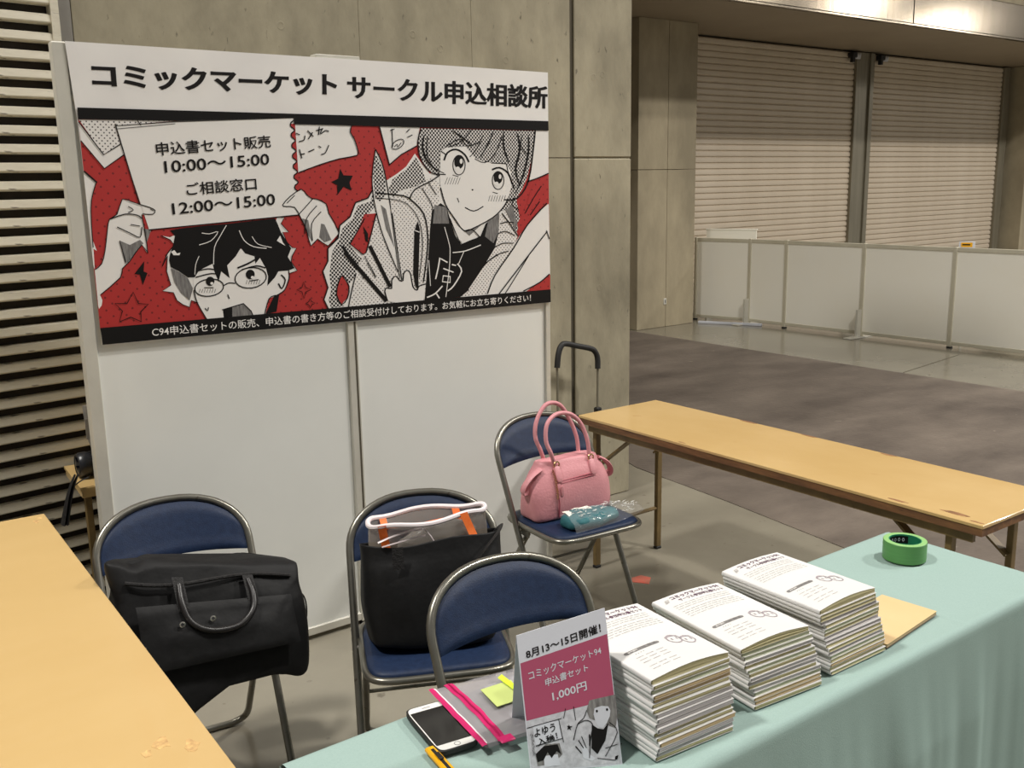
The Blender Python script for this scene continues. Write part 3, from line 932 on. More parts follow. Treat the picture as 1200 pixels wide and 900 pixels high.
# cheek hatching
L([('l', [(521+i*3, 216), (524+i*3, 208)], .7, 0) for i in range(6)]+[('l', [(572+i*3, 236), (574+i*3, 229)], .7, 0) for i in range(7)] +
  [('l', [(233+i*3, 343), (234.5+i*3, 338.5)], .6, 0) for i in range(7)]+[('l', [(288+i*3, 333), (289.5+i*3, 328)], .6, 0) for i in range(6)], 'cheek_hatching', INKG, 9)
# bands on top and bottom of the picture, sign sheet stays over the top band
L([('f', [(90.3, 126), (642.1, 142), (642.3, 153.2), (344.5, 145.6), (343.6, 137.9), (300, 139), (206, 141.8), (91.3, 139.7)]),
   ('f', [(117.2, 384.3), (644.7, 339), (645, 354), (120, 404)])], 'black_bands', INKB, 12)
for dx, ly in ((-.5, 3), (.5, 4)):
    L([('t', 'コミックマーケット', [(106.5+dx, 73.5), (394.5+dx, 86.5), (394.5+dx, 112.5), (109+dx, 102.5)], .028)], 'event_lettering', INKT, ly)
    L([('t', 'サークル申込相談所', [(407+dx, 87.5), (641.2+dx, 100.8), (641+dx, 127.8), (407.5+dx, 116)], .018)], 'desk_lettering', INKT, ly)
L([('t', '申込書セット販売', [(181.5, 167), (316, 158.3), (317.4, 173), (183.6, 183)], .012), ('t', '10:00〜15:00', [(191.6, 188.8), (314.6, 179.9), (315.4, 193), (193, 202.8)], .012),
   ('t', 'ご相談窓口', [(217, 214.5), (299.5, 207.6), (300.8, 222.5), (218.8, 229.5)], .012), ('t', '12:00〜15:00', [(200.6, 238.2), (321.4, 226.8), (322.2, 240), (202.2, 251.6)], .012)], 'timetable_lettering', INKT, 13)
L([('t', 'C94申込書セットの販売、申込書の書き方等のご相談受付けしております。お気軽にお立ち寄りください！', [(177.3, 383.6), (621.5, 344.6), (621.6, 353), (178.2, 394.6)], .006)], 'footer_lettering', INKW, 13)

# ================================================================== TABLES


def square_leg(x, y, z0, z1, w=.014, d=.011):
    return MB().box(x-w, x+w, y-d, y+d, z0, z1, bev=.003)


def folding_table(name, label, loc, rz, length, width, top_m, legs_y, detail=True):
    """long side along local y, y from -length/2 to length/2"""
    t = thing(name, label, 'table', loc, rz)
    h, w = length/2, width/2
    m = MB()
    m.box(-w, w, -h, h, .688, .700, bev=.002)
    m.build('tabletop', top_m, t)
    m = MB()
    m.box(-w+.003, w-.003, -h+.003, h-.003, .664, .688)
    m.build('edge_band', EDGE, t, smooth=False)
    for x in (-w+.03, w-.03):
        MB().box(x-.008, x+.008, -h+.04, h-.04, .632, .664).build('apron_rail', LEGM, t)
    for sy, ly in ((1, legs_y[0]), (-1, legs_y[1])):
        for x in (-w+.06, w-.03):
            square_leg(x, ly, .012, .664).build('leg', LEGM, t)
            MB().box(x-.015, x+.015, ly-.012, ly+.012, 0, .012, bev=.002).build('rubber_foot', RUBBER, t)
        MB().tube([(-w+.06, ly, .20), (w-.03, ly, .20)], .009, 8).build('stretcher', LEGM, t)
        MB().tube([(-w+.06, ly, .62), (w-.03, ly, .62)], .008, 8).build('upper_bar', LEGM, t)
        for x in (-w+.075, w-.05):
            b0 = Vector((x, ly, .47))
            b1 = Vector((x, ly-sy*.24, .655))
            m = MB()
            dd = (b1-b0)
            Mx = Matrix.Translation(b0) @ dd.to_track_quat('Z', 'X').to_matrix().to_4x4()
            m.box(-.004, .004, -.016, .016, 0, dd.length, M=Mx)
            m.build('brace', LEGM, t)
    return t


rt = folding_table('folding_table', 'long empty yellow folding table standing alone beyond the pink bag', (2.945, 2.265, 0), math.radians(-.7), 1.815, .465, WOODR, (.855, -.78))
# chips along the near corner and far edge of the top
for (x, y, a, b) in ((-.215, -.62, .05, .012), (-.19, -.80, .07, .016), (-.215, -.88, .03, .03), (.225, .35, .06, .010), (.226, .05, .05, .012), (.222, -.3, .05, .01), (-.223, .3, .03, .006)):
    p = [(x+a*.5*math.cos(k)*(.8+.4*random.random())*.3, y+a*math.sin(k)*(.7+.5*random.random())*.7) for k in [i*PI/5 for i in range(10)]]
    p = [(min(max(u, -.2322), .2322), min(max(v, -.907), .907)) for u, v in p]
    MB().prism(p, .6995, .7006).build('chip', CHIP, rt, smooth=False)

lt = folding_table('folding_table', 'big yellow folding table filling the lower left corner of the view', (.336, 2.372, 0), math.radians(-1.7), 1.80, .45, WOOD, (.8, -.8))
for (x, y, a) in ((.14, -.66, .035), (.185, -.70, .03), (.19, .83, .02), (.205, .86, .016), (.11, -.68, .02)):
    p = [(x+a*.5*math.cos(k)*(.5+.6*random.random()), y+a*math.sin(k)*(.4+.6*random.random())) for k in [i*PI/5 for i in range(10)]]
    MB().prism(p, .6997, .7004).build('scuff', mat('scuffed_laminate', (176, 138, 92), .7, col2=(222, 186, 124), scale=60) if 'scuffed_laminate' not in MATS else MATS['scuffed_laminate'], lt, smooth=False)

# table under the cloth
gt = thing('folding_table', 'folding table hidden under the sea green tablecloth', 'table', (1.52, 1.268, 0), math.radians(90))
MB().box(-.225, .225, -.9, .9, .668, .700, bev=.003).build('tabletop', WOOD, gt)
for sy in (-.78, .78):
    for x in (-.19, .19):
        square_leg(x, sy, 0, .668).build('leg', LEGM, gt)
    MB().tube([(-.19, sy, .2), (.19, sy, .2)], .009, 8).build('stretcher', LEGM, gt)

# tablecloth --------------------------------------------------------------
X0, X1, Y0, Y1 = .600, 2.430, 1.030, 1.505
ZT = .7085


def cloth_pt(u, v):
    """v: 0..1 runs from the back hem over the top to the front hem"""
    x = X0+(X1-X0)*u
    hb, wd, hf = .20, Y1-Y0, .70
    R = .016
    arc = R*PI/2
    tot = hb+arc+wd-2*R+arc+hf
    s_ = v*tot
    nf = noise.noise(Vector((x*7.5, 1.3, 0)))*.020+noise.noise(Vector((x*19, 4.3, 0)))*.008
    if s_ < hb:
        d = hb-s_
        z = ZT-R-d
        y = Y1+noise.noise(Vector((x*6, 8.1, d*2)))*.014*min(1, d*4)
        return (x, y, z)
    s_ -= hb
    if s_ < arc:
        a = s_/R
        return (x, Y1-R+R*math.cos(a), ZT-R+R*math.sin(a))
    s_ -= arc
    if s_ < wd-2*R:
        y = Y1-R-s_
        e = max(0, 1-(y-Y0)/.07)
        z = ZT+noise.noise(Vector((x*5, y*9, 2)))*.0014
        z += e*e*(.006+noise.noise(Vector((x*14, y*6, 5)))*.007)*(1.6 if x < 1.35 else .8)
        if abs(x-2.06-(y-1.3)*.12) < .006:
            z += .0014
        return (x, y, max(z, .7052))
    s_ -= wd-2*R
    z0 = ZT+.004
    if s_ < arc:
        a = s_/R
        return (x, Y0+R-R*math.sin(a), z0-R+R*math.cos(a)-.004*a/1.57)
    d = s_-arc
    k = min(1, d*5)
    yy_ = Y0-.012*k-.03*d+nf*k*(.6+d)
    return (x, yy_, max(ZT-R-d, .006))


m = MB()
NU, NV = 260, 150
m.grid(cloth_pt, NU, NV, flip=False)
co = m.build('tablecloth', CLOTH, None, angle=80)
tag(co, 'sea green cloth draped over the table that carries the booklet stacks', 'tablecloth')
# end drops are part of the same cloth: side skirt at the right end
m = MB()
m.grid(lambda u, v: (X1+.004+.016*math.sin(v*PI/2)*.6+noise.noise(Vector((u*5, v, 3)))*.01*v, Y0+.004+(Y1-Y0-.01)*u, ZT-.004-v*.66), 40, 30)
m.build('side_drop', CLOTH, co, angle=80)
m = MB()
m.grid(lambda u, v: (X0-.004-noise.noise(Vector((u*5, v, 6)))*.004*v, Y0+.004+(Y1-Y0-.01)*u, ZT-.004-v*.2), 40, 20)
m.build('side_drop', CLOTH, co, angle=80)

# ================================================================== CHAIRS
K_, YF, CW, ZTOP, SF = .517, -.18, .431, .786, -.223


def tube_pt(x, z):
    bow = max(0, min(1, (z-.55)/.12))
    return Vector((x, YF+K_*z+.030*bow*(1-(x/(CW/2))**2), z))


def arch_top(x):
    q = min(1, abs(x)/(CW/2))
    return .665+(ZTOP-.665)*(1-q**2.6)**(1/2.1)


def make_chair():
    t = thing('folding_chair', '', 'chair')
    pts = []
    hw = CW/2
    left = [tube_pt(-hw, z) for z in (.02, .2, .4, .55, .62)]
    arch = []
    for i in range(25):
        a = PI-PI*i/24
        c, s_ = math.cos(a), math.sin(a)
        x = hw*math.copysign(abs(c)**(2/2.4), c)
        z = .655+(ZTOP-.655)*abs(s_)**(2/2.2)
        arch.append(tube_pt(x, z))
    right = [Vector((-p.x, p.y, p.z)) for p in reversed(left)]
    m = MB()
    m.tube(left+arch+right, .0112, 12)
    m.build('frame', CHROME, t)
    for s_ in (-1, 1):
        f0 = tube_pt(s_*hw, .0)
        MB().lathe([(0, 0), (.014, 0), (.0145, .03), (.0115, .035)], 12, c=(f0.x, f0.y, 0)).build('rubber_foot', RUBBER, t)
    # backrest pad
    m = MB()

    def pad(u, v, side):
        x = -.2045+.409*u
        zb = .628+.012*(1-(x/.196)**2) - .0*u
        q = abs(x)/.2085
        zt = .655+(ZTOP-.655-.009)*(1-min(q, 1)**2.2)**(1/2.2)
        zt = max(zt, zb+.02)
        z = zb+(zt-zb)*v
        p = tube_pt(x, z)
        e = min(1, 6*min(u, 1-u))*min(1, 6*min(v, 1-v))
        return tuple(p+Vector((0, side*(.004+.011*e**.5), 0)))
    nu, nv = 33, 13
    m.grid(lambda u, v: pad(u, v, -1), nu, nv)
    m.grid(lambda u, v: pad(u, v, 1), nu, nv, flip=True)
    # rim strip
    rim = [(i/(nu-1), 0) for i in range(nu)]+[(1, j/(nv-1)) for j in range(1, nv)]+[(i/(nu-1), 1) for i in reversed(range(nu-1))]+[(0, j/(nv-1)) for j in reversed(range(1, nv-1))]
    m.rings([[pad(u, v, 1) for u, v in rim], [pad(u, v, -1) for u, v in rim]], False)
    m.build('backrest', BLUE, t, angle=60)
    # seat
    cy = (SF+.165)/2
    dpt = .165-SF
    m = MB()
    rr = [(.93, .432), (1.0, .434), (1.0, .440), (.97, .446), (.90, .449), (.5, .4495)]
    m.rings([superellipse(.388*k, (dpt-.02)*k, 6.5, 48, 0, cy, z) for k, z in rr], True)
    m.build('seat', BLUE, t, angle=50)
    m = MB()
    m.tube([Vector(p) for p in superellipse(.400, dpt, 6, 56, 0, cy, .431)], .010, 10, closed=True)
    m.build('seat_rim', CHROME, t)
    m = MB()
    m.rings([superellipse(.39, dpt-.02, 6, 40, 0, cy, z) for z in (.420, .433)], True)
    m.build('seat_pan', CHROME, t)
    # rear leg loop
    m = MB()
    rx = .19
    pl = [Vector((-rx, .0, .405)), Vector((-rx, .09, .28)), Vector((-rx, .19, .12)), Vector((-rx, .232, .055)), Vector((-rx+.012, .25, .024)), Vector((-rx+.05, .255, .011))]
    path = smooth_path(pl, 4)
    path = path+[Vector((-p.x, p.y, p.z)) for p in reversed(path)]
    m.tube(path, .0105, 10)
    m.build('rear_leg_loop', CHROME, t)
    for s_ in (-1, 1):
        br = MB()
        br.box(s_*.198-.003, s_*.198+.003, -.02, .075, .395, .428, bev=.0015)
        br.build('hinge_plate', CHROME, t)
        MB().lathe([(0, -.006), (.007, -.006), (.007, .006), (0, .006)], 10, M=Matrix.Translation((s_*.207, .03, .415)) @ Matrix.Rotation(PI/2, 4, 'Y')).build('rivet', SILVER, t)
    MB().tube([(-.19, .125, .225), (.19, .125, .225)], .006, 8).build('rear_stretcher', CHROME, t)
    return t


CH = {}
cpos = {'A': (.82, 2.631, -7.2, 'blue folding chair beside the yellow table, with a black briefcase bag on its seat'),
        'B': (1.364, 2.226, -25.3, 'blue folding chair holding the black tote with the clear orange-handled bag'),
        'C': (1.298, 1.621, -8, 'empty blue folding chair pushed up behind the sea green tablecloth'),
        'D': (2.327, 2.769, -4.6, 'blue folding chair carrying the pink handbag, at the end of the yellow table')}
proto = make_chair()
for i, k in enumerate('ABCD'):
    x, y, a, lab = cpos[k]
    o = proto if i == 0 else dup(proto)
    o.location = (x, y, 0)
    o.rotation_euler = (0, 0, math.radians(a))
    tag(o, lab, 'chair', 'blue folding chairs at the booth')
    CH[k] = o


def local(k, x, y, z=0, extra=0):
    cx, cy, a, _ = cpos[k]
    a = math.radians(a)
    return (cx+math.cos(a)*x-math.sin(a)*y, cy+math.sin(a)*x+math.cos(a)*y, z), a+math.radians(extra)


# ================================================================== BLACK BRIEFCASE BAG (chair A)
loc, rz = local('A', .028, -.13, .455, 1)
bb = thing('briefcase_bag', 'soft black nylon briefcase bag slumped on the blue chair nearest the yellow table', 'bag', loc, rz)
TILT = Matrix.Rotation(math.radians(-11), 4, 'X')
secs = [(0, .44, .14, 6, 0, 0), (.012, .475, .18, 7, 0, 0), (.08, .485, .185, 7, 0, 0), (.18, .482, .165, 7, 0, 0), (.250, .472, .125, 7, 0, 0), (.268, .455, .10, 6, 0, 0), (.276, .40, .05, 4, 0, 0)]
m = loft(secs, 64, True, .020, 8, 3, 7)
m.v = [tuple(TILT @ Vector(p)) for p in m.v]


def sag(p):
    # the bag's front lower edge droops over the front of the seat
    k = max(0, min(1, (-p[1]-.035)/.055))*max(0, min(1, (.24-p[2])/.24))
    return (p[0], p[1]-.055*k, p[2]-.125*k)


def slump(p):
    # left end stands taller than the right end, hump at the left corner
    h = max(0, p[2])/.27
    return (p[0]+.012*h*math.sin(p[0]*9), p[1], p[2]-h*(.050*(p[0]/.24+.35)+.016*math.exp(-((p[0]+.17)/.025)**2)))


m.v = [slump(sag(p)) for p in m.v]
m.build('body', NYLON, bb, angle=70)
fy = -.088


def bagp(x, z, dy=0):
    w = .092 if z < .16 else .092-(z-.16)*.30
    w += .055*max(0, min(1, (.24-z)/.24))*.9
    q_ = TILT @ Vector((x, -w-dy, z))
    h = max(0, q_.z)/.27
    q_.z -= h*.050*(x/.24+.35)
    return q_


m = MB()
m.tube([bagp(x, .225+.010*math.sin(x*14), .002) for x in [-.215+.43*i/24 for i in range(25)]], .0055, 8)
m.build('zip_piping', NYLON2, bb)
# front pocket
m = MB()
m.grid(lambda u, v: tuple(bagp(-.20+.40*u, .015+.155*v, .006+.010*math.sin(PI*u)**.4*math.sin(PI*v)**.4+noise.noise(Vector((u*4, v*3, 1)))*.006)), 30, 14)
m.build('front_pocket', NYLON, bb, angle=70)
# handle: two straps + drooping grip
hp = smooth_path([bagp(-.085, .215, .006), bagp(-.088, .17, .014), bagp(-.075, .125, .020), bagp(-.03, .098, .024), bagp(.04, .100, .024), bagp(.085, .135, .020), bagp(.098, .18, .014), bagp(.095, .222, .006)], 6)
h_ = MB().tube(hp, .0085, 10).build('handle', LEATHB, bb)
for x in (-.086, .096):
    m = MB()
    m.grid(lambda u, v: tuple(bagp(x-.014+.028*u, .15+.085*v, .0105)), 3, 5)
    m.build('handle_tab', NYLON2, bb)
for x, z in ((-.098, .122), (-.02, .128)):
    c = bagp(x, z, .0225)
    Mx = Matrix.Translation(c) @ TILT @ Matrix.Rotation(PI/2, 4, 'X')
    MB().lathe([(.0075, 0), (.0078, .003), (.0045, .0035), (.004, .0)], 16, M=Mx).build('rivet', SILVER, bb)
st = MB()
st.tube(smooth_path([(.238, .02, .12), (.266, .02, .09), (.272, .02, .04), (.258, .01, .0), (.240, .0, -.01)], 5), .004, 6, flat=.5)
st.tube(smooth_path([(.222, .0, .03), (.240, .01, -.02), (.232, .02, -.06), (.222, .02, -.07)], 5), .0035, 6)
st.build('side_strap', NYLON2, bb)

# ================================================================== BLACK TOTE + CLEAR BAG (chair B)
loc, rz = local('B', -.005, -.045, .452)
TT = Matrix.Rotation(math.radians(-13), 4, 'X')
tb = thing('tote_bag', 'large open black fabric tote standing on the middle blue chair', 'bag', loc, rz)
outer = [(0, .30, .13, 5, 0, 0), (.01, .345, .16, 5, 0, 0), (.10, .385, .175, 4, .005, 0), (.20, .385, .165, 3.6, .01, 0), (.25, .385, .150, 3.2, .012, 0), (.285, .39, .145, 3, .012, 0)]
m = loft(outer, 56, False, .012, 7, 11, 5)
nr = len(m.v)//56
m.f.append(tuple(reversed(range(56))))
m.m.append(0)
m.v = [(p[0], p[1], p[2]+(.004*max(-1, min(1, p[0]/.17))-.012*math.exp(-((p[0]+.08)/.07)**2) if p[2] > .2 else 0)*(p[2]-.2)/.085) for p in m.v]
m.v = [tuple(TT @ Vector(p)) for p in m.v]
to = m.build('body', NYLON, tb, angle=75)
sm = to.modifiers.new('thickness', 'SOLIDIFY')
sm.thickness = .003
m = MB()
m.grid(lambda u, v: tuple(TT @ Vector((-.105+.03*u, -.088-.004, .215+.06*v))), 3, 4)
m.build('handle_tab', NYLON2, tb)
m = MB()
m.tube(smooth_path([TT @ Vector(p) for p in ((.12, -.09, .215), (.15, -.10, .255), (.19, -.07, .290), (.205, -.02, .30), (.20, .03, .285))], 5), .012, 8, flat=.25)
m.build('handle', NYLON2, tb)

cb = thing('clear_bag', 'clear vinyl bag with white binding and orange straps sticking out of the black tote', 'bag', loc, rz)
ring = []
N = 64
zt = .345
prof = []
for k in range(N):
    a = 2*PI*k/N
    c, s_ = math.cos(a), math.sin(a)
    w = .166
    x = w*math.copysign(abs(c)**.9, c)
    y = .074*s_*(1-.35*x/w-.35*max(0, x/w)) + (.012 if x > 0 else 0)*x/w
    z = zt+.010*(x/w)+.004*math.sin(5*a)+(.012*s_)
    prof.append(Vector((x, y, z)))


def drop(p, d, k=1.0):
    ky = 1-.45*min(1, d/.05)
    return Vector((p.x*k+.005, p.y*k*ky, p.z-d))


m = MB()
m.rings([[tuple(TT @ drop(p, d, k)) for p in prof] for d, k in ((0, 1), (.02, 1), (.05, 1.01), (.09, 1.01), (.14, 1.0), (.26, .93))], False)
m.build('vinyl_wall', VINYL, cb, angle=80)
m = MB()
m.tube([TT @ drop(p, 0) for p in prof], .0072, 8, closed=True, flat=1)
m.build('white_binding', WTRIM, cb)
for i, (k0, wd) in enumerate(((39, .013), (54, .013), (24, .011), (11, .011))):
    m = MB()
    p = prof[k0]
    tn = (prof[(k0+1) % N]-prof[k0-1]).normalized()
    out = Vector((0, -1, 0)) if p.y < 0 else Vector((0, -1, 0))
    kx = .05 if i == 1 else .02
    m.rings([[tuple(TT @ (drop(p, d)+tn*a*wd+out*(.006+.002*b)+Vector((kx*d/.1*.8, 0, 0)))) for a, b in ((-1, 0), (1, 0), (1, 1), (-1, 1))] for d in ((-.002, .02, .04, .055, .075) if i < 2 else (.004, .02, .035))], True)
    m.build('orange_strap', ORANGE, cb)
m = MB()
m.tube(smooth_path([TT @ Vector(p) for p in ((-.11, .045, .315), (-.04, .03, .316), (.03, .03, .325), (.10, .03, .335))], 5), .007, 6, flat=.3)
m.build('orange_strap', ORANGE, cb)
# crumpled film pieces inside the clear bag
m = MB()
m.tube(smooth_path([TT @ Vector(p) for p in ((-.14, -.066, .288), (-.09, -.068, .305), (-.02, -.066, .316), (.0, -.062, .300), (.012, -.056, .28))], 6), .005, 6, flat=.5)
m.tube(smooth_path([TT @ Vector(p) for p in ((-.13, -.068, .276), (-.05, -.066, .292), (-.01, -.066, .298))], 6), .004, 6, flat=.5)
m.build('inner_welt', film('milky_film', (226, 214, 216), .35, .2), cb)
m = loft([(.24, .20, .04, 3, .02, .01), (.27, .22, .05, 3, .03, .01), (.305, .19, .04, 2.5, .05, .01), (.322, .10, .02, 2, .06, .01)], 40, True, .010, 26, 5, 4)
m.v = [tuple(TT @ Vector(p)) for p in m.v]
m.build('crumpled_lining', film('crumpled_film', (190, 184, 176), .55, .1), cb, angle=25)

# ================================================================== PINK HANDBAG (chair D)
loc, rz = local('D', .005, .03, .452)
hb = thing('handbag', 'pink leather handbag with two tall looped handles on the blue chair', 'handbag', loc, rz+math.radians(3))
secs = [(0, .34, .13, 5, 0, 0), (.008, .365, .15, 5, 0, 0), (.06, .385, .155, 3.6, 0, 0), (.11, .38, .145, 3.2, 0, 0), (.16, .335, .118, 3.2, 0, 0), (.195, .285, .082, 4, 0, 0), (.212, .268, .062, 5, 0, 0), (.216, .25, .05, 5, 0, 0)]
m = loft(secs, 56, True, .005, 9, 21, 5)
m.build('body', PINK, hb, angle=70)
# side wing (folded gusset tab)
for s_ in (-1, 1):
    m = MB()
    a0 = [Vector((s_*.138, -.025, .195)), Vector((s_*.175, -.022, .175)), Vector((s_*.205, -.018, .145)), Vector((s_*.213, -.012, .118)), Vector((s_*.197, -.006, .112)), Vector((s_*.175, -.018, .130))]
    m.tube(smooth_path(a0, 5), .016, 8, flat=.4)
    m.build('gusset_tab', PINK, hb)
for yy_, nm in ((-.036, 'front'), (.030, 'back')):
    top = .40 if yy_ < 0 else .425
    hp = smooth_path([(-.078, yy_, .20), (-.098, yy_-.002, .25), (-.112, yy_+.01, .30), (-.098, yy_+.02, .36), (-.045, yy_+.03, top-.012), (.02, yy_+.03, top-.022), (.065, yy_+.022, .335), (.085, yy_+.008, .27), (.088, yy_, .21)], 6)
    MB().tube(hp, .0082, 10).build('handle', PINK, hb)
for x in (-.078, .088):
    m = MB()
    Mx = Matrix.Translation((x, -.049, .168)) @ Matrix.Rotation(math.radians(-22), 4, 'X')
    m.rings([superellipse(.030*k, .062*k, 3, 24) for k in (1, 1, .85)], True)
    m.v = [tuple(Mx @ Vector((p[0], -(0, .010, .0125)[i//24], p[1]))) for i, p in enumerate(m.v)]
    m.build('handle_tab', PINK, hb)
    MB().tube([Vector((x+.012*math.cos(a), -.045, .205+.012*math.sin(a))) for a in [2*PI*i/20 for i in range(20)]], .0028, 8, closed=True).build('ring', GOLD, hb)


def hby(z):   # front surface of the bag at height z
    t_ = [(0, .07), (.06, .078), (.11, .0725), (.16, .059), (.195, .041), (.212, .031)]
    for (a, b), (c, d) in zip(t_, t_[1:]):
        if z <= c:
            return -(b+(d-b)*(z-a)/(c-a))
    return -.031


m = MB()
m.tube([(x, hby(.147)-.003, .147+.03*x) for x in [-.075+.155*i/12 for i in range(13)]], .0022, 6)
m.tube([(x, hby(.139)-.003, .139+.03*x) for x in [-.075+.155*i/12 for i in range(13)]], .0022, 6)
m.build('pocket_welt', PINKD, hb)
m = MB()
Mx = Matrix.Translation((-.075, hby(.12)-.005, .128))
m.rings([superellipse(.013*k, .042*k, 3, 20) for k in (1, 1, .8)], True)
m.v = [tuple(Mx @ Vector((p[0], -(0, .004, .005)[i//20], p[1]-.018))) for i, p in enumerate(m.v)]
m.build('zip_pull', PINK, hb)
m = MB()
m.tube([(-.098+.008*i/10, hby(.19-.18*i/10)-.0035, .19-.18*i/10) for i in range(11)], .0022, 6)
m.build('seam_piping', PINKD, hb)
m = MB()
for i in range(12):
    z = .185-.0055*i*1.6
    m.tube([Vector((-.100+.0035*math.cos(a), hby(z)-.006, z+.0045*math.sin(a))) for a in [2*PI*j/8 for j in range(8)]], .0011, 5, closed=True)
m.build('gold_chain', GOLD, hb)

# teal folded cloth in clear film --------------------------------------------
loc, rz = local('D', -.005, -.135, .452)
tk = thing('wrapped_cloth', 'teal folded cloth with cream print in crinkled clear film before the pink bag', 'package', loc, rz+math.radians(4))
m = loft([(0, .20, .09, 4, 0, 0), (.006, .23, .115, 4, 0, 0), (.025, .235, .12, 3.6, 0, 0), (.040, .215, .10, 3.5, 0, 0), (.045, .16, .07, 3, 0, 0)], 48, True, .010, 16, 2, 4)
m.build('folded_cloth', TEAL, tk, angle=70)
m = MB()
m.grid(lambda u, v: (-.095+.12*u, .045-.045*v-.006*math.sin(u*9), .0485+.004*noise.noise(Vector((u*4, v*3, 0)))-.010*(v-.2)**2), 16, 6)
m.build('cream_print', CREAM, tk, angle=70)
m = MB()


def crinkle(u, v):
    x = -.125+.37*u
    y = -.075+.135*v
    w = 1-max(0, (u-.55)/.45)*.55
    y = (y+.008)*w-.008
    h = .056*math.sin(PI*min(1, v*1.0))**.6*(1-max(0, u-.62)*1.7)
    nz = noise.noise(Vector((x*38, y*38, 1)))*.008+noise.noise(Vector((x*90, y*80, 4)))*.004
    return (x, y, max(.004, h+nz))


m.grid(crinkle, 70, 34)
m.build('clear_film', FILM, tk, angle=20)
m = MB()
rnd = random.Random(5)
for k in range(70):
    u = .1+.88*rnd.random()
    v = .12+.5*rnd.random() if u < .7 else .1+.8*rnd.random()
    p0 = Vector(crinkle(u, v))
    pts = [p0+Vector((0, -.001, .003))]
    a = rnd.random()*PI
    for j in range(3):
        pts.append(pts[-1]+Vector((math.cos(a)*.008, math.sin(a)*.005, rnd.uniform(-.003, .003))))
        a += rnd.uniform(-.8, .8)
    m.tube(pts, [.0004, .0014, .0011, .0003], 5)
m.build('crease_glint', film('crease_glint_film', (250, 250, 245), .35, .05), tk)  # near-white slivers along the creases, glints put into the film as colour

# ================================================================== HAND CART behind the pink bag chair
hc = thing('hand_cart', 'folding hand cart with black grip leaning on the concrete pillar behind the pink bag', 'cart', (3.19, 3.72, 0))
gp = smooth_path([(-.137, .0, .79), (-.125, .005, .85), (-.105, .01, .89), (-.075, .012, .903), (0, .012, .884), (.085, .012, .862), (.118, .01, .845), (.135, .006, .81), (.132, .0, .752)], 5)
MB().tube(gp, .0145, 12).build('grip', RUBBER, hc)
for x, zt_ in ((-.137, .80), (.132, .765)):
    MB().tube([(x, 0, zt_), (x*.98, .0, .50)], .006, 8).build('inner_rod', STEEL, hc)
    MB().tube([(x*.98, .0, .54), (x*.98, .0, .10)], .009, 8).build('outer_rod', STEEL, hc)
    MB().box(x-.016, x+.016, -.014, .014, .50, .55, bev=.004).build('clamp', RUBBER, hc)
for z in (.53, .33, .12):
    MB().tube([(-.135, 0, z), (.13, 0, z-.012)], .007, 8).build('crossbar', RUBBER, hc)
for x in (-.16, .155):
    MB().lathe([(0, -.014), (.05, -.014), (.055, -.008), (.055, .008), (.05, .014), (0, .014)], 24, M=Matrix.Translation((x, .02, .056)) @ Matrix.Rotation(PI/2, 4, 'Y')).build('wheel', RUBBER, hc)
MB().tube([(-.16, .02, .056), (.155, .02, .056)], .006, 8).build('axle', STEEL, hc)
MB().box(-.13, .13, -.03, -.016, .05, .34, bev=.005).build('folded_toe_plate', RUBBER, hc)

# ================================================================== SIDE TABLE, LENS AND SLEEVE behind the partition
sd = thing('side_table', 'narrow yellow-topped side table half hidden behind the white partition', 'table', (0, 0, 0))
MB().prism([(.745, 3.46), (1.45, 3.46), (1.45, 3.80), (.768, 3.80)], .690, .700).build('tabletop', WOOD, sd, smooth=False)
MB().prism([(.749, 3.464), (1.446, 3.464), (1.446, 3.796), (.772, 3.796)], .665, .690).build('edge_band', WOOD, sd, smooth=False)
for x, y in ((.815, 3.50), (1.40, 3.50), (1.40, 3.76), (.83, 3.76)):
    square_leg(x, y, 0, .665, .012, .012).build('leg', LEGM, sd)
MB().tube([(.815, 3.50, .62), (.90, 3.50, .665)], .007, 6).build('brace', LEGM, sd)
q = on_y(101, 545, 3.60)
ln = thing('camera_lens', 'black cylindrical camera lens lying on the side table behind the partition', 'lens', (q.x+.002, 3.60, .700+.0465))
Mx = Matrix.Rotation(PI/2, 4, 'Y')
MB().lathe([(0, -.03), (.040, -.03), (.045, -.022), (.045, .0), (.042, .004), (.042, .05), (.046, .054), (.046, .10), (.0, .10)], 36, M=Mx).build('barrel', LENS, ln)
MB().lathe([(.0, -.0305), (.030, -.031), (.038, -.033), (.0405, -.0305)], 36, M=Mx).build('front_ring', RUBBER, ln)
MB().lathe([(0, -.036), (.018, -.034), (.030, -.0312)], 30, M=Mx).build('glass', GLASSD, ln)
m = MB()
for k in range(30):
    a = 2*PI*k/30
    m.box(.008, .045, -.0018, .0018, .0415, .0445, M=Matrix.Rotation(a, 4, 'X'))
m.build('grip_ribs', RUBBER, ln)
ts = MB()
pa = [on_y(x, y, 3.455) for x, y in ((88, 556), (84, 566), (80, 580), (77, 596), (74, 615))]
for o_ in (0, .010):
    pts = smooth_path([Vector((p.x+o_, p.y, p.z)) for p in pa], 5)
    ts.tube(pts, [.007+.014*i/len(pts) for i in range(len(pts))], 6, flat=.35)
ts.tube(smooth_path([on_y(x, y, 3.468) for x, y in ((104, 559), (94, 564), (86, 571), (82, 580))], 5), .004, 6, flat=.5)
so = ts.build('carry_strap', NYLON2, None)
tag(so, 'black strap dangling off the side table below the lens', 'strap')
q0 = on_y(102, 480, 3.70)
sv = thing('plastic_sleeve', 'grey translucent plastic sleeve standing above the lens beside the shutter', 'sleeve', (q0.x+.024, 3.70, .700))
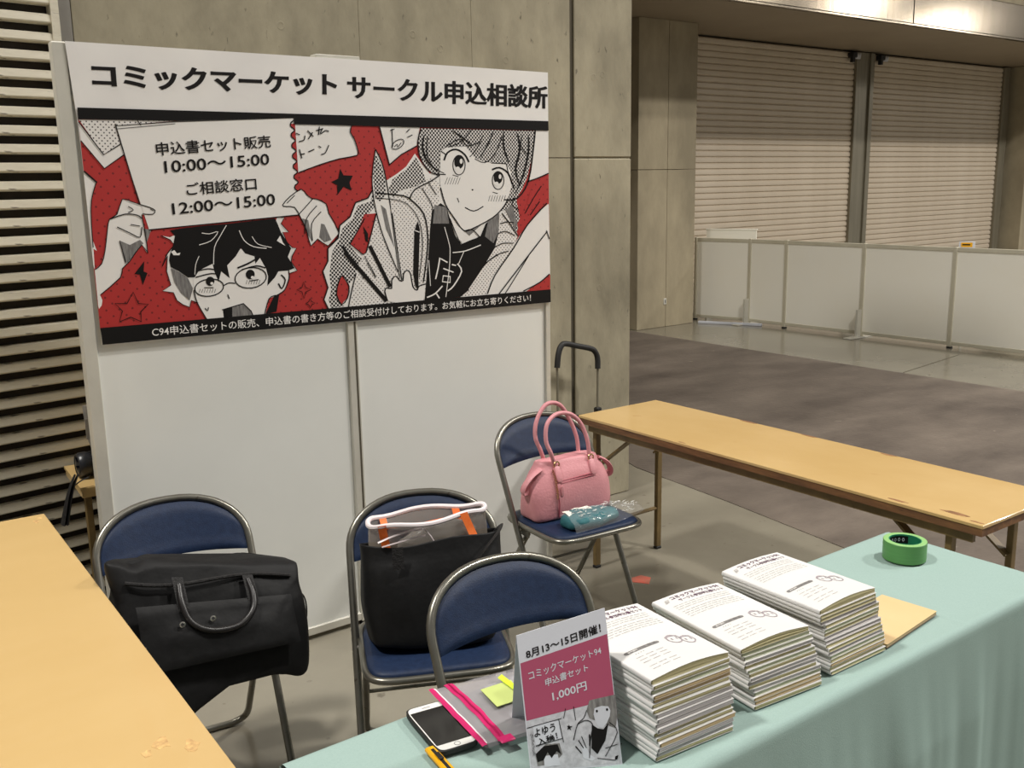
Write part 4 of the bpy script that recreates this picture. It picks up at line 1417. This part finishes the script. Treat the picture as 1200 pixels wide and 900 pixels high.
m = loft([(0, .03, .03, 2.5, .02, 0), (.04, .045, .03, 2.5, .012, 0), (.10, .062, .035, 3, .0, 0), (.20, .066, .035, 3, -.006, 0), (.235, .066, .03, 3, -.006, 0)], 28, True, .003, 14, 6, 4)
m.build('sleeve_body', GREYP, sv, angle=60)
MB().box(-.04, .03, -.019, -.0165, .115, .19).build('sleeve_panel', mat('grey_card', (150, 146, 140), .6), sv)

# ================================================================== BOOKLET STACKS
ZB0 = .7125
stacks = [
    # (near-left, near-right, far-right, far-left) pixels of the top sheet, top height, count, name
    (((768, 798), (858, 764), (746, 702), (656, 729)), .862, 17, 'left', (1.118, 1.076)),
    (((871, 760), (954, 731), (841, 679), (758, 704)), .838, 15, 'middle', (1.385, 1.083)),
    (((972.5, 711), (1030, 689), (900, 645.5), (845, 666)), .858, 17, 'right', (1.60, 1.083))]
BW, BD = .182, .257
ORD = ['first', 'second', 'third', 'fourth', 'fifth', 'sixth', 'seventh', 'eighth', 'ninth', 'tenth', 'eleventh', 'twelfth', 'thirteenth', 'fourteenth', 'fifteenth',
       'sixteenth', 'seventeenth', 'eighteenth', 'nineteenth', 'twentieth', 'twenty-first', 'twenty-second', 'twenty-third', 'twenty-fourth', 'twenty-fifth', 'twenty-sixth']
side_names = {'left': 'stack beside the price card', 'middle': 'middle stack', 'right': 'stack next to the kraft notepad'}


def booklet_mesh(th, bulge, curl, wrap, pagem, seed, top_print=False):
    """cover folded along the left long side; page block shows at the other three sides"""
    r = random.Random(seed)
    t = thing('booklet', '', 'booklet')
    n = 12

    def zc(x, y):
        u = (x/BW+.5)
        v = (y/BD+.5)
        return bulge*math.sin(PI*u)*(.6+.4*(1-v))-curl*(max(0, (u-.72)/.28)**2)*(.4+.6*(1-v))
    hw, hd = BW/2, BD/2
    # pages
    m = MB()
    lay = 5
    rings = []
    for k in range(lay+1):
        z = .0006+(th-.0012)*k/lay
        j = [r.uniform(-.0014, .0008) for _ in range(4)]
        ring = []
        for i in range(n):
            x = -hw+.002+(2*hw-.004)*i/n
            ring.append((x, -hd+.001+j[0], z+zc(x, -hd)*k/lay))
        for i in range(4):
            y = -hd+2*hd*i/4
            ring.append((hw-.002+j[1], y, z+zc(hw, y)*k/lay))
        for i in range(n):
            x = hw-.002-(2*hw-.004)*i/n
            ring.append((x, hd-.001+j[2], z+zc(x, hd)*k/lay))
        for i in range(4):
            y = hd-2*hd*i/4
            ring.append((-hw+.001, y, z+zc(-hw, y)*k/lay))
        rings.append(ring)
    m.rings(rings, True)
    pages = m.build('page_block', pagem, t, smooth=False)
    # cover: top sheet, spine, bottom sheet

    def cov(z0, z1, kk):
        mm.grid(lambda u, v: (-hw+2*hw*u, -hd+2*hd*v, z1+zc(-hw+2*hw*u, -hd+2*hd*v)*kk), n+1, 5)
        mm.grid(lambda u, v: (-hw+2*hw*u, -hd+2*hd*v, z0+zc(-hw+2*hw*u, -hd+2*hd*v)*kk), n+1, 5, flip=True)
        for s_ in (-1, 1):
            mm.grid(lambda u, v: (-hw+2*hw*u, s_*hd, z0+(z1-z0)*v+zc(-hw+2*hw*u, s_*hd)*kk), n+1, 2, flip=s_ > 0)
        mm.grid(lambda u, v: (hw, -hd+2*hd*u, z0+(z1-z0)*v+zc(hw, -hd+2*hd*u)*kk), 5, 2)
    mm = MB()
    cov(th-.0006, th, 1)
    cov(0, .0006, 0)
    # rounded fold
    R_ = th/2
    mm.grid(lambda u, v: (-hw-R_*.55*math.sin(PI*v), -hd+2*hd*u, R_-R_*math.cos(PI*v)), 5, 7)
    mm.build('cover', PAPER, t, angle=40)
    return t, zc


def add_text_on(mb, body, x0, x1, y0, y1, fn, bold=0):
    uv, fs = text_tris(body, bold)
    mb.add([fn(x0+(x1-x0)*u, y0+(y1-y0)*v) for u, v in uv], fs)


def print_booklet(t, zc, th):
    """title, lines, label bar and faint drawing on the top cover, local coordinates"""
    def P(x, y):
        return Vector((x, y, th+.0005+zc(x, y)))

    def quad(x0, x1, y0, y1):
        return [P(x0, y1), P(x1, y1), P(x1, y0), P(x0, y0)]
    m = MB()
    add_text_on(m, 'コミックマーケット94', -.055, .078, .108, .122, P, .035)
    add_text_on(m, 'サークル参加申込書セット', -.045, .078, .093, .105, P, .02)
    m.build('title_lettering', mat('plum_title_ink', (96, 68, 88), .6) if 'plum_title_ink' not in MATS else MATS['plum_title_ink'], t, smooth=False)
    m = MB()
    for p in ([(-.078, .100), (-.066, .104), (-.060, .116), (-.072, .114)],):
        q_ = [P(*a) for a in p]
        m.add(q_, [(0, 1, 2, 3)])
    r = random.Random(9)
    for y in (.082, .074, .066, .054, .046, .038, .030):
        x = -.074
        while x < .068:
            w = r.uniform(.006, .02)
            q_ = [P(x, y), P(min(x+w, .074), y), P(min(x+w, .074), y+.0016), P(x, y+.0016)]
            m.add(q_, [(0, 1, 2, 3)])
            x += w+.003
    for y in (-.058, -.068, -.078, -.094, -.104):
        for x in (-.066, -.044, -.02):
            m.add([P(x, y), P(x+.017, y), P(x+.017, y+.0014), P(x, y+.0014)], [(0, 1, 2, 3)])
    m.build('text_lines', INKL, t, smooth=False)['kind'] = 'stuff'
    m = MB()
    xs_ = [-.0745, -.0735, -.0715, -.068]+[-.062+.007*a for a in range(10)]+[.0045, .0065]
    hs_ = [.001, .0028, .004, .0043]+[.0043]*10+[.0036, .001]
    q_ = []
    for a, b in zip(xs_, hs_):
        q_ += [P(a, -.0335-b), P(a, -.0335+b)]
    m.add(q_, [(2*i, 2*i+2, 2*i+3, 2*i+1) for i in range(len(xs_)-1)])
    for i in range(4):
        c = (-.058+i*.006, -.046)
        m.add([P(c[0], c[1]), P(c[0]+.0016, c[1]), P(c[0]+.0016, c[1]+.0016), P(c[0], c[1]+.0016)], [(0, 1, 2, 3)])
    m.build('label_bar', INKG, t, smooth=False)
    m = MB()
    add_text_on(m, '配布資料', -.066, -.044, -.0358, -.0312, lambda a, b: P(a, b)+Vector((0, 0, .0003)), .01)
    m.build('label_lettering', INKW, t, smooth=False)
    # faint pair of heads
    m = MB()
    for (cx, cy, rx, ry) in ((.038, -.040, .015, .018), (.062, -.052, .014, .017)):
        e = [P(cx+rx*math.cos(a), cy+ry*math.sin(a)) for a in [2*PI*i/20 for i in range(20)]]
        e2 = [P(cx+rx*.82*math.cos(a), cy+ry*.82*math.sin(a)) for a in [2*PI*i/20 for i in range(20)]]
        m.add(e+e2, [(i, (i+1) % 20, 20+(i+1) % 20, 20+i) for i in range(20)])
        for s_ in (-1, 1):
            m.add([P(cx+s_*.006, cy+.004), P(cx+s_*.006+.003, cy+.004), P(cx+s_*.006+.003, cy-.003), P(cx+s_*.006, cy-.003)], [(0, 1, 2, 3)])
        m.add([P(cx-rx, cy+.002), P(cx-rx*.4, cy+.011), P(cx+rx*.5, cy+.010), P(cx+rx, cy+.001), P(cx+rx*.9, cy+.012), P(cx, cy+ry), P(cx-rx*.9, cy+.012)], [tuple(range(7))])
    m.build('faint_drawing', mat('faint_ink', (140, 132, 138), .6, col2=(180, 170, 174), scale=200) if 'faint_ink' not in MATS else MATS['faint_ink'], t, smooth=False)


for si, (pxs, ztop, cnt, nm, foot) in enumerate(stacks):
    P4 = [on_z(x, y, ztop) for x, y in pxs]
    cen = (P4[0]+P4[1]+P4[2]+P4[3])/4
    dirx = ((P4[1]-P4[0])+(P4[2]-P4[3])).normalized()
    ang = math.atan2(dirx.y, dirx.x)
    th = (ztop-.006-ZB0)/cnt
    # foot centre from the near-left corner on the cloth
    fc = Vector((foot[0]+BW/2+.002, foot[1]+BD/2+.004, 0))
    r = random.Random(40+si)
    protos = []
    for k in range(4):
        p, zc = booklet_mesh(th, .0, 0, 1, PAGE_C[k], 70+k+10*si)
        protos.append(p)
    used = [False]*4
    grp = 'booklets in the '+nm+' stack'
    order = []
    seqs = {'left': [0, 1, 1, 3, 0, 0, 1, 1, 1, 1, 0, 0, 3, 3, 2, 0, 2, 1, 1, 1, 0, 1, 0, 2, 1], 'middle': [0, 3, 3, 2, 1, 0, 1, 1, 0, 2, 0, 1, 2, 2, 1, 1, 0, 1, 1, 0, 1], 'right': [0, 0, 3, 0, 2, 1, 0, 0, 1, 1, 0, 2, 0, 1, 0, 0, 1, 1, 0, 1, 1, 0, 1, 1, 0]}[nm]
    for i in range(cnt-1):
        k = seqs[i % len(seqs)]
        o = protos[k] if not used[k] else dup(protos[k])
        used[k] = True
        f = i/(cnt-1)
        c = fc.lerp(Vector((cen.x, cen.y, 0)), f**1.1)
        o.location = (c.x+r.uniform(-.0022, .0022)+(.006 if i in (3, 4, 12) else 0)*(1 if si else .4), c.y+r.uniform(-.0025, .0025), ZB0+i*th)
        o.rotation_euler = (0, 0, ang+math.radians(r.uniform(-.9, .9)))
        tag(o, ('cream', 'white', 'pale green', 'buff')[k]+'-edged booklet, '+ORD[cnt-i-1]+' from the top of the '+side_names[nm], 'booklet', grp)
    for k in range(4):
        if not used[k]:
            for ch in list(protos[k].children):
                bpy.data.objects.remove(ch)
            bpy.data.objects.remove(protos[k])
    p, zc = booklet_mesh(th+.0015, .0075, .0, 1, PAGE_C[0], 99+si, True)
    p.location = (cen.x, cen.y, ZB0+(cnt-1)*th)
    p.rotation_euler = (0, 0, ang)
    tag(p, 'printed white booklet lying topmost on the '+side_names[nm], 'booklet', grp)
    print_booklet(p, zc, th+.0015)

# ================================================================== PRICE CARD
BLc = on_z(622, 906, .7125)
BRc = on_z(728, 893, .7125)
wv = (BRc-BLc).normalized()
nv_ = Vector((-wv.y, wv.x, 0))
lean = math.radians(22)
Uv = Vector((0, 0, math.cos(lean)))+nv_*math.sin(lean)
fn = wv.cross(Uv).normalized()      # faces the camera side
if fn.dot(Vector((0, -1, 0))) < 0:
    fn = -fn
pc = thing('price_card', 'upright folded price card with magenta panel standing before the left booklet stack', 'sign', tuple(BLc), math.atan2(wv.y, wv.x))
bpy.context.view_layer.update()
inv = pc.matrix_world.inverted()
TLc = on_plane(605, 745, BLc, fn)
TRc = on_plane(708.5, 712.5, BLc, fn)
BRr = on_plane(729.5, 896, BLc, fn)
c4 = [inv @ v for v in (TLc, TRc, BRr, BLc)]
fl_ = inv.to_3x3() @ fn
m = MB()
bk = [v-fl_*.0009 for v in c4]
m.add(c4+bk, [(0, 3, 2, 1), (4, 5, 6, 7), (0, 1, 5, 4), (1, 2, 6, 5), (2, 3, 7, 6), (3, 0, 4, 7)])
m.build('front_sheet', CARDW, pc, smooth=False)
# rear strut sheet
back_foot = Vector((0, .10, 0))
tm = [(bk[0]), (bk[1])]
b2 = [Vector((tm[1].x, .135+tm[1].y*.2, .0006)), Vector((tm[0].x, .135+tm[0].y*.2, .0006))]
m = MB()
q4 = [tm[0], tm[1], b2[0], b2[1]]
m.add(q4+[v+Vector((0, .001, 0)) for v in q4], [(0, 3, 2, 1), (4, 5, 6, 7), (0, 1, 5, 4), (1, 2, 6, 5), (2, 3, 7, 6), (3, 0, 4, 7)])
m.build('rear_sheet', CARDW, pc, smooth=False)
cp = Print(BLc, fn, pc, .00018)


def C(u, v):
    """card coordinates in px: u 0..1 left to right, v 0..1 top to bottom of the visible card"""
    T = (605+103.5*u, 745-32.5*u)
    B = (622+107*u, 905-9*u)
    return (T[0]*(1-v)+B[0]*v, T[1]*(1-v)+B[1]*v)


def CQ(u0, u1, v0, v1, du=0):
    return [C(u0, v0), C(u1, v0), C(u1, v1), C(u0, v1)]


L([('f', [C(.012, .205), C(.995, .165), C(.995, .575), C(.012, .625)])], 'magenta_panel', MAGENTA, 1, cp)
L([('f', [C(.012, .63), C(.995, .58), C(.99, .99), C(.012, .99)])], 'drawing_ground', CARDG, 1, cp)
L([('t', '8月13〜15日開催！', [(615.5, 762), (703, 730), (704.5, 741), (617, 772.5)], .02)], 'date_lettering', INKT, 3, cp)
L([('t', 'コミックマーケット94', [(618.5, 787.5), (703.5, 757.5), (705, 766), (620.5, 797.5)], .008), ('t', '申込書セット', [(638.5, 795.5), (688.5, 777.5), (689.5, 786), (639.5, 805)], .01),
   ('t', '1,000円', [(646.5, 811), (686.5, 798), (688, 809), (648, 822.5)], .015)], 'panel_lettering', CARDW, 3, cp)


def V(x, y):   # crop pixels of the 857x900 enlargement to frame pixels
    return (560+x/4.285, 690+y/4.285)


L([('f', [V(560, 560), V(690, 530), V(700, 640), V(690, 700), V(560, 650), V(545, 610)]), ('f', [V(290, 840), V(340, 780), V(410, 775), V(425, 830), V(380, 880), V(300, 890)])], 'drawing_grey', INKG, 2, cp)
L([('f', [V(585, 600), V(655, 590), V(662, 640), V(625, 700), V(590, 665)], 2), ('f', [V(520, 790), V(545, 790), V(560, 830), V(590, 850), V(575, 865), V(530, 850)]), ('f', [V(330, 840), V(400, 830), V(415, 885), V(335, 895)]),
   ('f', [V(275, 690), V(405, 660), V(420, 750), V(290, 785)])], 'drawing_white', CARDW, 3, cp)
L([('f', [V(572, 680), V(600, 700), V(630, 705), V(655, 672), V(640, 760), V(600, 830), V(570, 800)]), ('f', [V(455, 680), V(462, 690), V(475, 690), V(464, 698), V(468, 710), V(458, 702), V(448, 708), V(452, 696), V(446, 688), V(456, 688)]),
   ('f', [V(290, 830), V(330, 790), V(400, 780), V(418, 830), V(395, 815), V(370, 850), V(350, 820), V(330, 860), V(300, 870)]),
   ('l', [V(505, 760), V(530, 800)], 1.2, 0), ('l', [V(490, 790), V(520, 825)], 1.4, 0), ('l', [V(560, 730), V(562, 790)], 1.6, 0), ('l', [V(520, 740), V(545, 800)], .9, 0),
   ('l', [V(245, 700), V(420, 650)], .8, 0), ('l', [V(290, 790), V(425, 750)], .8, 0), ('l', [V(405, 655), V(430, 770)], .8, 0), ('l', [V(500, 680), V(540, 660), V(575, 680), V(565, 760), V(560, 850)], .9), ('l', [V(660, 670), V(700, 720), V(640, 840)], .9),
   ('l', [V(545, 610), V(530, 650), V(500, 680), V(480, 760)], .9), ('l', [V(440, 600), V(430, 650)], .7, 0), ('l', [V(480, 590), V(490, 660)], .8, 0), ('l', [V(640, 800), V(700, 780)], .8, 0), ('l', [V(600, 850), V(690, 860)], .8, 0),
   ('f', ell(*V(597, 614), 1.3, 1.6)), ('f', ell(*V(648, 606), 1.3, 1.6)), ('f', [V(690, 840), V(705, 835), V(700, 855), V(688, 860)]), ('f', [V(716, 775), V(722, 775), V(720, 790)])], 'drawing_ink', INKB, 4, cp)
L([('t', 'よゆう', [V(280, 705), V(385, 672), V(390, 715), V(285, 748)], .02), ('t', '入稿！', [V(295, 755), V(395, 718), V(402, 752), V(303, 792)], .02), ('t', '同人誌即売会', [V(262, 722), V(276, 719), V(290, 840), V(276, 843)], .0)], 'scrawled_lettering', INKB, 5, cp)

# ================================================================== TAPE ROLL, NOTEPAD
q = on_z(1060, 659, .7125)
tc_ = Vector((2.280, 1.350, .7125))
tr = thing('tape_roll', 'roll of green packing tape near the far end of the sea green cloth', 'tape', tuple(tc_))
MB().lathe([(.0405, .0005), (.0535, .0), (.0545, .001), (.0545, .049), (.0535, .050)], 56).build('tape_wound', TAPEG, tr)
MB().lathe([(.0535, .05), (.0405, .0502)], 56).build('tape_edge', TAPEL, tr)
MB().lathe([(.0405, .0502), (.0385, .0500), (.0385, .0002), (.0405, .0004)], 56).build('core', TAPEC, tr)
m = MB()
rr_ = .0381
a0, a1 = math.radians(20), math.radians(110)
m.grid(lambda u, v: (rr_*math.cos(a0+(a1-a0)*u), rr_*math.sin(a0+(a1-a0)*u), .026+.020*v), 20, 2)
m.build('core_label', INKB, tr)
m = MB()
for i in range(4):
    a_c = math.radians(38+i*16)
    M_ = Matrix.Rotation(a_c-PI/2, 4, 'Z')
    m.rings([[tuple(M_ @ Vector((k*.0032*math.cos(w), .0377, .036+k*.005*math.sin(w)))) for w in [2*PI*j/12 for j in range(12)]] for k in (1, .55)], False)
m.build('core_lettering', CARDW, tr)

t = thing('notepad', 'tan kraft notepad lying beside the right booklet stack', 'notepad', (2.022, 1.108, .7125), math.radians(5.9))
MB().box(-.235, 0, 0, .132, 0, .002, bev=.0006).build('back_board', mat('grey_board', (128, 112, 90), .8), t)
m = MB()
for i in range(4):
    m.box(-.234+.0004*i, -.001-.0005*(i % 2), .001, .1305-.0006*(i % 3), .002+i*.0016, .0034+i*.0016)
m.build('page_block', PAGE_C[3], t, smooth=False)
MB().box(-.235, 0, 0, .132, .0084, .0095, bev=.0004).build('cover', KRAFT, t)

# ================================================================== PHONE, POUCH, NOTE, CUTTER
ph = thing('smartphone', 'black-cased smartphone with white face lying by the pink-zipped pouch', 'phone', (.872, 1.406, .7135), math.radians(-8.5))
m = MB()
m.rings([superellipse(w, d, 8, 56, 0, 0, z) for w, d, z in ((.078, .160, 0), (.082, .164, .002), (.082, .164, .0095), (.080, .162, .0105), (.076, .158, .0105))], True)
m.build('case', RUBBER, ph)
MB().rings([superellipse(.0755, .1575, 8, 56, 0, 0, z) for z in (.0104, .0108)], True).build('face', PHONEW, ph)
MB().rings([superellipse(.0715, .122, 40, 40, 0, 0, z) for z in (.0108, .0111)], True).build('screen', SCREEN, ph)
m = MB()
m.box(-.008, .008, .0685, .070, .0108, .0112)
m.build('earpiece', INKG, ph)
MB().tube([Vector((.0055*math.cos(a), -.070+.0055*math.sin(a), .0110)) for a in [2*PI*i/20 for i in range(20)]], .0005, 5, closed=True).build('home_ring', INKG, ph)

Pl, Pl2 = on_z(505, 812, .722), on_z(566, 876, .722)
ydir = (Pl-Pl2).normalized()
ang = math.atan2(ydir.y, ydir.x)-PI/2
pw, phh = .255, (Pl-Pl2).length
po = thing('zip_pouch', 'clear vinyl pouch with hot pink zip lying between phone and price card', 'pouch', (Pl2.x, Pl2.y, .7135), ang)


def pz(x, y):
    u, v = x/pw, y/phh
    e = (math.sin(PI*min(max(u, 0), 1))**.5)*(math.sin(PI*min(max(v, 0), 1))**.5)
    return .012+.011*e+noise.noise(Vector((x*30, y*30, 3)))*.0025


m = MB()
m.grid(lambda u, v: (pw*u, phh*v, pz(pw*u, phh*v)), 40, 32)
m.grid(lambda u, v: (pw*u, phh*v, .0115 if u < .02 else .0045 if u > .3 else .0045), 40, 32, flip=True)
m.build('vinyl_body', POUCHF, po, angle=60)
m = MB()
m.prism([(.09, .03), (.235, .02), (.235, phh-.02), (.10, phh-.03)], .0052, .0085)
m.build('papers_inside', CARDG, po, smooth=False)
for x0, w, nm in ((-.003, .010, 'edge_binding'), (.029, .017, 'zip_tape')):
    m = MB()
    m.grid(lambda u, v: (x0+w*u, -.004+(phh+.008)*v, pz(x0+w*u, phh*v)+.0012+.0012*math.sin(PI*u)), 6, 30)
    m.build(nm, HOTPINK, po, angle=60)
m = MB()
m.tube([(.0375, phh*v/20, pz(.0375, phh*v/20)+.003) for v in range(21)], .0022, 6)
m.build('zip_teeth', mat('dark_pink_teeth', (178, 20, 84), .4), po)
MB().box(.030, .058, -.016, .004, .013, .018, bev=.002).build('zip_tab', HOTPINK, po)
m = MB()
m.grid(lambda u, v: (.006+.003*u, phh*v, pz(.006, phh*v)+.0022), 2, 24)
m.build('white_piping', WTRIM, po)

s1 = [on_z(x, y, .741) for x, y in ((563, 808.5), (599, 797), (611, 819), (582.5, 828.5))]
m = MB()
m.add(s1+[v+Vector((0, 0, .0008)) for v in s1], [(3, 2, 1, 0), (4, 5, 6, 7), (0, 1, 5, 4), (1, 2, 6, 5), (2, 3, 7, 6), (3, 0, 4, 7)])
tag(m.build('sticky_note', LIME, smooth=False), 'pale lime square sticky note on the clear pouch', 'note')
s2 = [on_z(x, y, .7435) for x, y in ((583, 794.5), (588, 790.5), (612, 809), (609, 814))]
m = MB()
m.add(s2+[v+Vector((0, 0, .0008)) for v in s2], [(3, 2, 1, 0), (4, 5, 6, 7), (0, 1, 5, 4), (1, 2, 6, 5), (2, 3, 7, 6), (3, 0, 4, 7)])
tag(m.build('index_strip', LIMED, smooth=False), 'narrow bright lime strip lying over the sticky note edge', 'strip')

a_ = on_z(503, 876, .72)
b_ = on_z(529, 905, .72)
dd = b_-a_
cu = thing('box_cutter', 'yellow box cutter cut off by the bottom edge of the view, below the phone', 'cutter', (a_.x, a_.y, .7135), math.atan2(dd.y, dd.x))
MB().box(0, .125, -.0095, .0095, 0, .010, bev=.003).build('handle', YELLOW, cu)
MB().box(.012, .105, -.0032, .0032, .0095, .0108, bev=.0006).build('slide_track', RUBBER, cu)
MB().box(.03, .052, -.004, .004, .0105, .0145, bev=.001).build('slider', RUBBER, cu)
